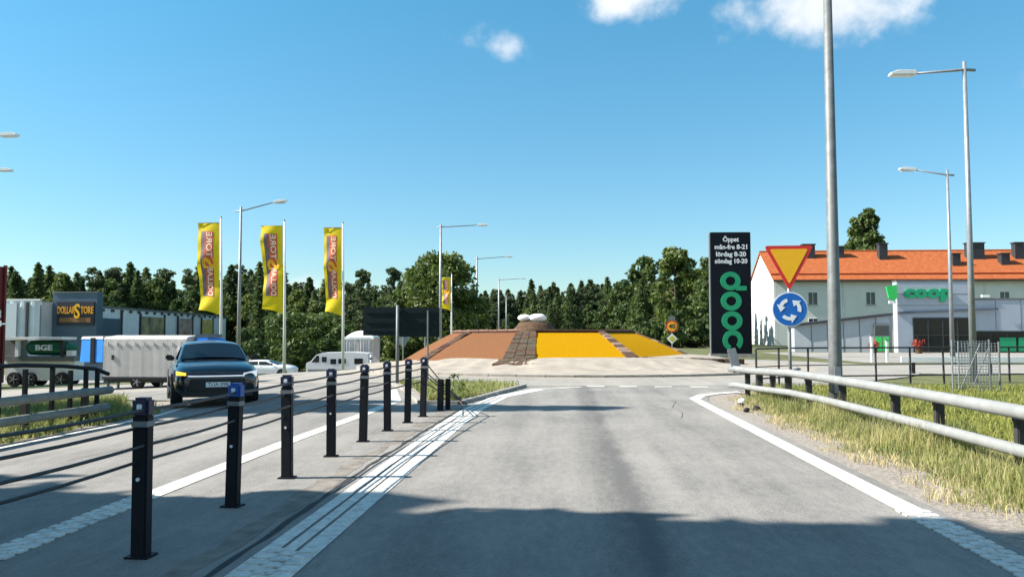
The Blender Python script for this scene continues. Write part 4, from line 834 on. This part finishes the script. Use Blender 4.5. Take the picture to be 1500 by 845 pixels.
curtain(-1.3, -.25, 'side_wall'); curtain(.0, 1.05, 'side_wall'); MB().box(-1.3, 1.3, 1.28, 1.3, .2, 3.36).build('rear_wall', M_TARP, tn); MB().box(-1.36, 1.36, -1.34, -1.31, 3.18, 3.40).build('valance', M_WALLW, tn)

# ------------------------------------------------------------------ trees
def leafquads(c, size, elong=1.0, dirs=None, flat=.5):
    n = len(c); a = rng.normal(size=(n, 3)); a /= np.linalg.norm(a, axis=1)[:, None]
    if dirs is not None: a = dirs + a * flat; a /= np.linalg.norm(a, axis=1)[:, None]
    b = rng.normal(size=(n, 3)); b -= (b * a).sum(1)[:, None] * a; b /= np.linalg.norm(b, axis=1)[:, None]
    s = (size * rng.uniform(.6, 1.3, n))[:, None]; a = a * s * elong; b = b * s * .55
    return np.stack([c - a, c + b - a * .1, c + a, c - b - a * .1], 1).reshape(-1, 3), np.arange(4 * n).reshape(-1, 4)
def spruce(h, r, n, seed):
    q = np.random.default_rng(seed); t = q.uniform(0, 1, n) ** 1.25; nw = int(h / .75); t = (np.floor(t * nw) + q.uniform(.1, .55, n)) / nw
    ang = q.uniform(0, 2 * np.pi, n); lob = 1 + .25 * np.sin(ang * 3 + t * 17 + seed) + .15 * np.sin(ang * 7 + t * 41)
    R0 = r * (1 - t) ** .82 * lob + .12; rr = R0 * q.uniform(.15, 1, n) ** .55
    z = h * (.07 + .93 * t) - .22 * rr + q.normal(0, .12, n)
    c = np.stack([rr * np.cos(ang), rr * np.sin(ang), z], 1); d = np.stack([np.cos(ang), np.sin(ang), -.35 * np.ones(n)], 1)
    return leafquads(c, .42, 1.25, d, .45)
def clumps(cs, per, size, seed, squash=.8):
    q = np.random.default_rng(seed); out = []
    for cx, cy, cz, r in cs:
        d = q.normal(size=(per, 3)); d /= np.linalg.norm(d, axis=1)[:, None]; rad = r * q.uniform(.35, 1.05, per)[:, None] ** .5
        out.append(np.array([cx, cy, cz]) + d * rad * (1, 1, squash))
    return leafquads(np.concatenate(out), size, 1.0)
def broad_crown(h, r, nc, per, size, seed, low=.25, oval=1.0):
    q = np.random.default_rng(seed); cs = []
    for i in range(nc):
        t = q.uniform(0, 1); ph = q.uniform(0, 2 * np.pi); e = math.sin(math.pi * (t * .86 + .10)) ** .7; rr = r * e * q.uniform(.35, .95)
        cs.append((rr * math.cos(ph), rr * math.sin(ph), h * (low + (1 - low) * t * .93), r * q.uniform(.22, .36) * oval))
    return clumps(cs, per, size, seed)
def pine_crown(h, r, seed):
    q = np.random.default_rng(seed); cs = []
    for i in range(32):
        t = q.uniform(0, 1) ** 1.2; ph = q.uniform(0, 2 * np.pi); rr = r * (1 - t * .6) * q.uniform(.2, .95); cs.append((rr * math.cos(ph), rr * math.sin(ph), h * (.36 + .60 * t), r * q.uniform(.22, .36)))
    return clumps(cs, 62, .30, seed, .5)
def trunk_mesh(h, r, limbs, seed, spread=.3):
    q = random.Random(seed); b = MB(); b.tube([(0, 0, -.4), (q.uniform(-.1, .1), q.uniform(-.1, .1), h * .4), (q.uniform(-.2, .2), q.uniform(-.2, .2), h * .92)], [r, r * .7, r * .12], 8)
    for k in range(limbs):
        z = h * q.uniform(.3, .8); a = q.uniform(0, 6.28); L = h * spread * q.uniform(.5, 1); b.tube([(0, 0, z), (L * .5 * math.cos(a), L * .5 * math.sin(a), z + L * .25), (L * math.cos(a), L * math.sin(a), z + L * .55)], [r * .4, r * .25, r * .06], 5)
    return b.mesh('trunk', M_BARK)
KIND = {}
def reg(k, crown, m, trunk): KIND.setdefault(k, []).append((np_mesh('crown', *crown, m), trunk))
for s in range(4): reg('spruce', spruce(15.5, 2.5 + .3 * s, 1700, 11 + s), M_SPRUCE, trunk_mesh(15, .22, 3, s, .08))
for s in range(3): reg('pine', pine_crown(15, 2.7, 31 + s), M_PINE, trunk_mesh(14, .22, 7, s, .14))
for s in range(4): reg('birch', broad_crown(13, 3.1, 44, 78, .33, 51 + s, .14), M_LEAF2 if s % 2 else M_LEAF, trunk_mesh(12, .2, 6, s, .22))
for s in range(2): reg('bush', broad_crown(4.2, 2.4, 16, 95, .26, 71 + s, .08), M_LEAF if s else M_LEAF2, trunk_mesh(3, .1, 6, s, .3))
reg('oak', broad_crown(13.5, 5.4, 62, 190, .30, 90, .14), M_LEAF, trunk_mesh(12, .45, 9, 9, .35))
reg('poplar', broad_crown(26, 4.2, 110, 110, .42, 97, .08, .95), M_LEAF2, trunk_mesh(23, .4, 9, 9, .14))
reg('tallpine', pine_crown(16, 2.5, 41), M_PINE, trunk_mesh(15, .22, 8, 5, .15))
def tree(kind, x, y, label, group=None, s=1.0, name='tree', var=None, zs=1.0, z=None):
    v = KIND[kind][var if var is not None else random.randrange(len(KIND[kind]))]
    t = thing(name, label, 'bush' if kind == 'bush' else 'tree', (x, y, D(x, y) if z is None else z), random.uniform(0, 6.28), group); t.scale = (s, s, s * zs)
    new_from(v[1], 'trunk', t); new_from(v[0], 'crown', t); return t
def wood(x0, x1, y0, y1, n, kinds, label, group, hs, name):
    pts = []
    tries = 0
    while len(pts) < n and tries < 6000:
        tries += 1; p = (random.uniform(x0, x1), random.uniform(y0, y1))
        if all(math.dist(p, q) > 2.6 for q in pts): pts.append(p)
    for p in pts:
        k = random.choice(kinds); tree(k, *p, {'spruce': 'pointed dark spruce', 'pine': 'open crowned pine', 'birch': 'leafy broad crowned birch'}[k] + ' ' + label, group, hs(p) * random.uniform(.86, 1.12), k + '_tree')
# left wood behind the warehouse and the flags
wood(-175, -66, 176, 205, 105, ['spruce', 'spruce', 'pine', 'spruce', 'birch'], 'in the wood behind the grey warehouse', 'conifers behind the warehouse', lambda p: 1.24, 'spruce_tree')
wood(-57, -24, 138, 168, 56, ['spruce', 'pine', 'birch', 'spruce'], 'in the wood behind the yellow flags', 'trees behind the flags', lambda p: .84, 'spruce_tree')
wood(-125, -58, 171, 178, 14, ['birch'], 'at the wood edge above the warehouse roof', 'leafy trees above the warehouse roof', lambda p: .98, 'birch_tree')
# bushes behind the yard
for i in range(30): tree('bush', random.uniform(-36, -15), random.uniform(90, 112), 'green bush at the back of the yard behind the motorhome', 'bushes behind the yard', random.uniform(.75, 1.25), 'bush')
# named trees in the middle
tree('tallpine', -28.4, 112, 'tall bushy topped pine behind the white party tent', s=.84, name='pine_tree', zs=1.0); tree('pine', -31.5, 116, 'leaning pine left of the bushy topped pine', s=.80, name='pine_tree'); tree('tallpine', -25.4, 118, 'slender pine with an open crown beside the big round tree', s=.82, name='pine_tree', zs=1.07)
tree('oak', -15.1, 97, 'big round broadleaf tree behind the small flag', s=1.0, name='broadleaf_tree', zs=.97)
tree('oak', -14.0, 118, 'darker broadleaf tree half behind the big round tree', s=.62, name='broadleaf_tree'); tree('birch', -20.5, 99, 'leafy tree on the shady flank of the big round tree', s=.72, name='birch_tree')
# far wood over the mound
wood(-36, 30, 225, 262, 95, ['spruce', 'spruce', 'pine'], 'in the far wood beyond the island mound', 'far spruces beyond the mound', lambda p: 1.02, 'spruce_tree')
wood(-24, 6, 205, 224, 14, ['birch', 'spruce'], 'at the near edge of the far wood', 'near edge of the far wood', lambda p: .72, 'birch_tree')
# right copse
wood(9, 19.5, 108, 138, 18, ['birch', 'birch', 'pine', 'spruce'], 'in the copse behind the speed sign', 'copse behind the speed sign', lambda p: .50 + .42 * cl((p[0] - 9) / 12), 'birch_tree')
for i in range(10): tree('bush', 7.5 + i * 1.0 + random.uniform(-.4, .4), 92 + random.uniform(-3, 8), 'dark green bush at the foot of the copse', 'bushes at the copse foot', random.uniform(.6, 1.0), 'bush')
for x, y, sc, lab in ((5.6, 122, .60, 'lowest leafy tree at the tapering end of the copse'), (7.6, 120, .72, 'small leafy tree second from the tapering copse end'), (9.3, 117, .84, 'middling leafy tree beside the speed sign copse'), (11.2, 116, .96, 'tall leafy tree just behind the speed sign')): tree('birch', x, y, lab, s=sc, name='birch_tree')
tree('birch', 13.6, 104, 'tallest leafy tree at the left of the copse', s=.98, name='birch_tree', var=0); tree('birch', 17.6, 100, 'broad leafy tree behind the black pylon', s=.86, name='birch_tree', var=1)
tree('poplar', 53.6, 150, 'tall dark tree rising behind the orange roof', s=.95, name='poplar_tree')
# far understorey so that the woods close
nU = 42000; ux = rng.uniform(-260, 260, nU); uy = np.where(ux < -25, 208, 268) + rng.uniform(0, 10, nU); uz = np.where(ux < -25, rng.uniform(-3, 13, nU), rng.uniform(-1, 12, nU))
o = new_from(np_mesh('far_wood', *leafquads(np.stack([ux, uy, uz], 1), .95), M_SPRUCE), 'far_wood'); tag(o, 'dark continuous wood closing the horizon', 'wood', kind='stuff')
nU = 9000; ux = rng.uniform(-44, -12, nU); uy = 116 + rng.uniform(0, 8, nU); uz = rng.uniform(-3, 4.5, nU)
o = new_from(np_mesh('undergrowth', *leafquads(np.stack([ux, uy, uz], 1), .5), M_LEAF2), 'undergrowth'); tag(o, 'dense undergrowth behind the yard bushes', 'undergrowth', kind='stuff')
nU = 9000; ux = rng.uniform(6, 24, nU); uy = 140 + rng.uniform(0, 6, nU); uz = rng.uniform(0, 5.5, nU)
o = new_from(np_mesh('undergrowth', *leafquads(np.stack([ux, uy, uz], 1), .55), M_LEAF2), 'undergrowth'); tag(o, 'dense undergrowth behind the right copse', 'undergrowth', kind='stuff')
# roadside trees beside the camera that shade the road
for i, (x, y, sc) in enumerate(((-13.2, 1.2, 1.52), (-16.5, -.2, 2.05), (-12.0, 4.2, .95), (-18.5, -3.5, 1.9), (-12.6, -2.6, 1.4), (-14.6, .8, 1.75), (-17, -9, 1.6), (-20.5, .0, 2.2))):
    tree('birch', x, y, 'roadside birch shading the near road from the left bank', 'roadside trees on the left bank', sc, 'birch_tree', var=i % 4)
tree('spruce', -21.0, 17.0, 'second slim spruce standing behind the lone bank spruce', s=1.0, name='spruce_tree', var=2, z=-.7).scale = (.8, .8, .98)
tree('spruce', -18.2, 15.6, 'lone slim spruce on the left bank shading the barrier end', s=1.0, name='spruce_tree', var=0, z=-.6).scale = (.95, .80, 1.10)

# ------------------------------------------------------------------ grass
def blades(name, pts, hgt, wd, lean, m, label, hf=None):
    n = len(pts); h = hgt * rng.uniform(.35, 1.15, n) * (1 if hf is None else hf(pts)); a = rng.uniform(0, 2 * np.pi, n); d = np.stack([np.cos(a), np.sin(a), 0 * a], 1); ln = rng.uniform(.1, 1, n)[:, None] * lean
    la = rng.uniform(0, 2 * np.pi, n); lv = np.stack([np.cos(la), np.sin(la), 0 * la], 1); up = np.array([0, 0, 1.])
    w_ = wd * rng.uniform(.6, 1.3, n)[:, None]; hh = h[:, None]
    v = np.stack([pts - d * w_, pts + d * w_, pts + d * w_ * .7 + up * hh * .55 + lv * hh * ln * .3, pts - d * w_ * .7 + up * hh * .55 + lv * hh * ln * .3, pts + up * hh * (1 - ln * .25) + lv * hh * ln], 1).reshape(-1, 3)
    k = np.arange(n)[:, None] * 5; f4 = np.concatenate([k, k + 1, k + 2, k + 3], 1); f4b = np.concatenate([k + 3, k + 2, k + 4, k + 4], 1)
    me = bpy.data.meshes.new(name); tri_ = np.concatenate([f4[:, [0, 1, 2]], f4[:, [0, 2, 3]], f4b[:, [0, 1, 2]]])
    me = np_mesh(name, v, tri_, m); o = new_from(me, name); return tag(o, label, 'grass', kind='stuff')
def scatter(n, x0f, x1f, y0, y1, clump=.0):
    y = rng.uniform(0, 1, n) ** 1.15 * (y1 - y0) + y0; t = rng.uniform(0, 1, n); x = x0f(y) + t * (x1f(y) - x0f(y))
    if clump:
        k = np.sin(x * 3.1 + np.sin(y * 2.3)) * np.sin(y * 2.7 + 1.3 * np.sin(x * 2.1)); keep = rng.uniform(-1, 1, n) < k * clump + (1 - clump); x, y = x[keep], y[keep]
    z = np.array([D(a, b) for a, b in zip(x, y)]); return np.stack([x, y, z], 1)
edge = lambda y: np.where(y > 19, 4.1 + (y - 19) * .33, 4.08 - .0 * y) - .12 + .13 * np.sin(y * 2.1) + .08 * np.sin(y * 5.3)
hv = lambda p: np.clip((p[:, 0] - edge(p[:, 1])) / .55, .22, 1.0) * (.75 + .35 * np.sin(p[:, 1] * 1.7 + np.sin(p[:, 0] * 4)))
M_STRAW = mat('straw_stalks', (.50, .42, .22), .8, var=.25, scale=2, trans=.3)
blades('verge_grass', scatter(40000, lambda y: edge(y) - .1, lambda y: 5.6 + 0 * y, 3.5, 22.5, .4), .36, .0058, .6, M_GRASS, 'tall dry yellow green grass under the pale guardrail', hv)
blades('straw_stalks', scatter(8500, lambda y: edge(y) + .05, lambda y: 5.5 + 0 * y, 3.5, 22.5, .6), .48, .0034, .45, M_STRAW, 'pale straw stalks standing among the verge grass', hv)
blades('shoulder_tufts', scatter(9000, lambda y: edge(y) - .38, lambda y: edge(y) + .3, 3.5, 22.5, .9), .13, .005, .95, M_STRAW, 'sparse short dry grass creeping onto the gravel shoulder')
blades('lawn', scatter(60000, lambda y: 5.4 + 0 * y, lambda y: 8.5 + (y - 6) * .65, 6, 25.5), .17, .009, .8, M_LAWN, 'yellowish mown lawn between guardrail and railing')
blades('bank_grass', scatter(26000, lambda y: -13.5 - 0 * y, lambda y: -9.35 - np.where(y > 16.5, (y - 16.5) * .5, 0), 7, 21.5, .4), .36, .010, .6, M_GRASS, 'rough grass under the black left railing')
blades('bank_weeds', scatter(7000, lambda y: -9.9 + 0 * y, lambda y: -8.75 + 0 * y, 9, 17.5, .8), .30, .016, .8, M_GRASS, 'weeds growing round the left guardrail posts')
blades('island_grass', scatter(9000, lambda y: np.interp(y, [18.3, 22, 25], [-3.1, -4.1, -5.2]), lambda y: np.interp(y, [18.3, 21, 24.2, 25], [-2.5, -1.95, -1.4, -3.0]), 18.4, 25, .5) + (0, 0, .08), .20, .011, .7, M_GRASS, 'low grass and weeds on the small traffic island')
for i, (x, y, s) in enumerate(((-2.6, 18.6, .62), (-2.45, 19.3, .36))):
    tw_ = thing('weed', 'tall weed sprouting by the barrier end cables' if i == 0 else 'shorter weed beside the tall barrier end weed', 'plant', (x, y, .08)); n = 40
    c = np.stack([rng.normal(0, .06, n), rng.normal(0, .06, n), rng.uniform(.05, s, n)], 1); new_from(np_mesh('leaves', *leafquads(c, .04, 1.5), M_LEAF), 'leaves', tw_); MB().tube([(0, 0, -.02), (.03, .02, s)], [.012, .004], 5).build('stem', M_LEAF2, tw_)
for i, (x, y) in enumerate(((3.75, 18.1), (3.9, 17.3), (3.62, 16.9), (4.0, 19.2))):
    q = bpy.data.meshes.new('rock'); bm = bmesh.new(); bmesh.ops.create_icosphere(bm, subdivisions=2, radius=.07 + .02 * (i % 2))
    for v in bm.verts: v.co *= random.uniform(.75, 1.2); v.co.z *= .7
    bm.to_mesh(q); bm.free(); q.materials.append(M_EGG if i == 3 else M_BLACK); ro = new_from(q, 'stone', None, (x, y, .05)); tag(ro, 'pale stone lying on the gravel shoulder by the guardrail' if i == 3 else 'small dark stone lying on the gravel shoulder', 'stone', None if i == 3 else 'dark stones on the shoulder')
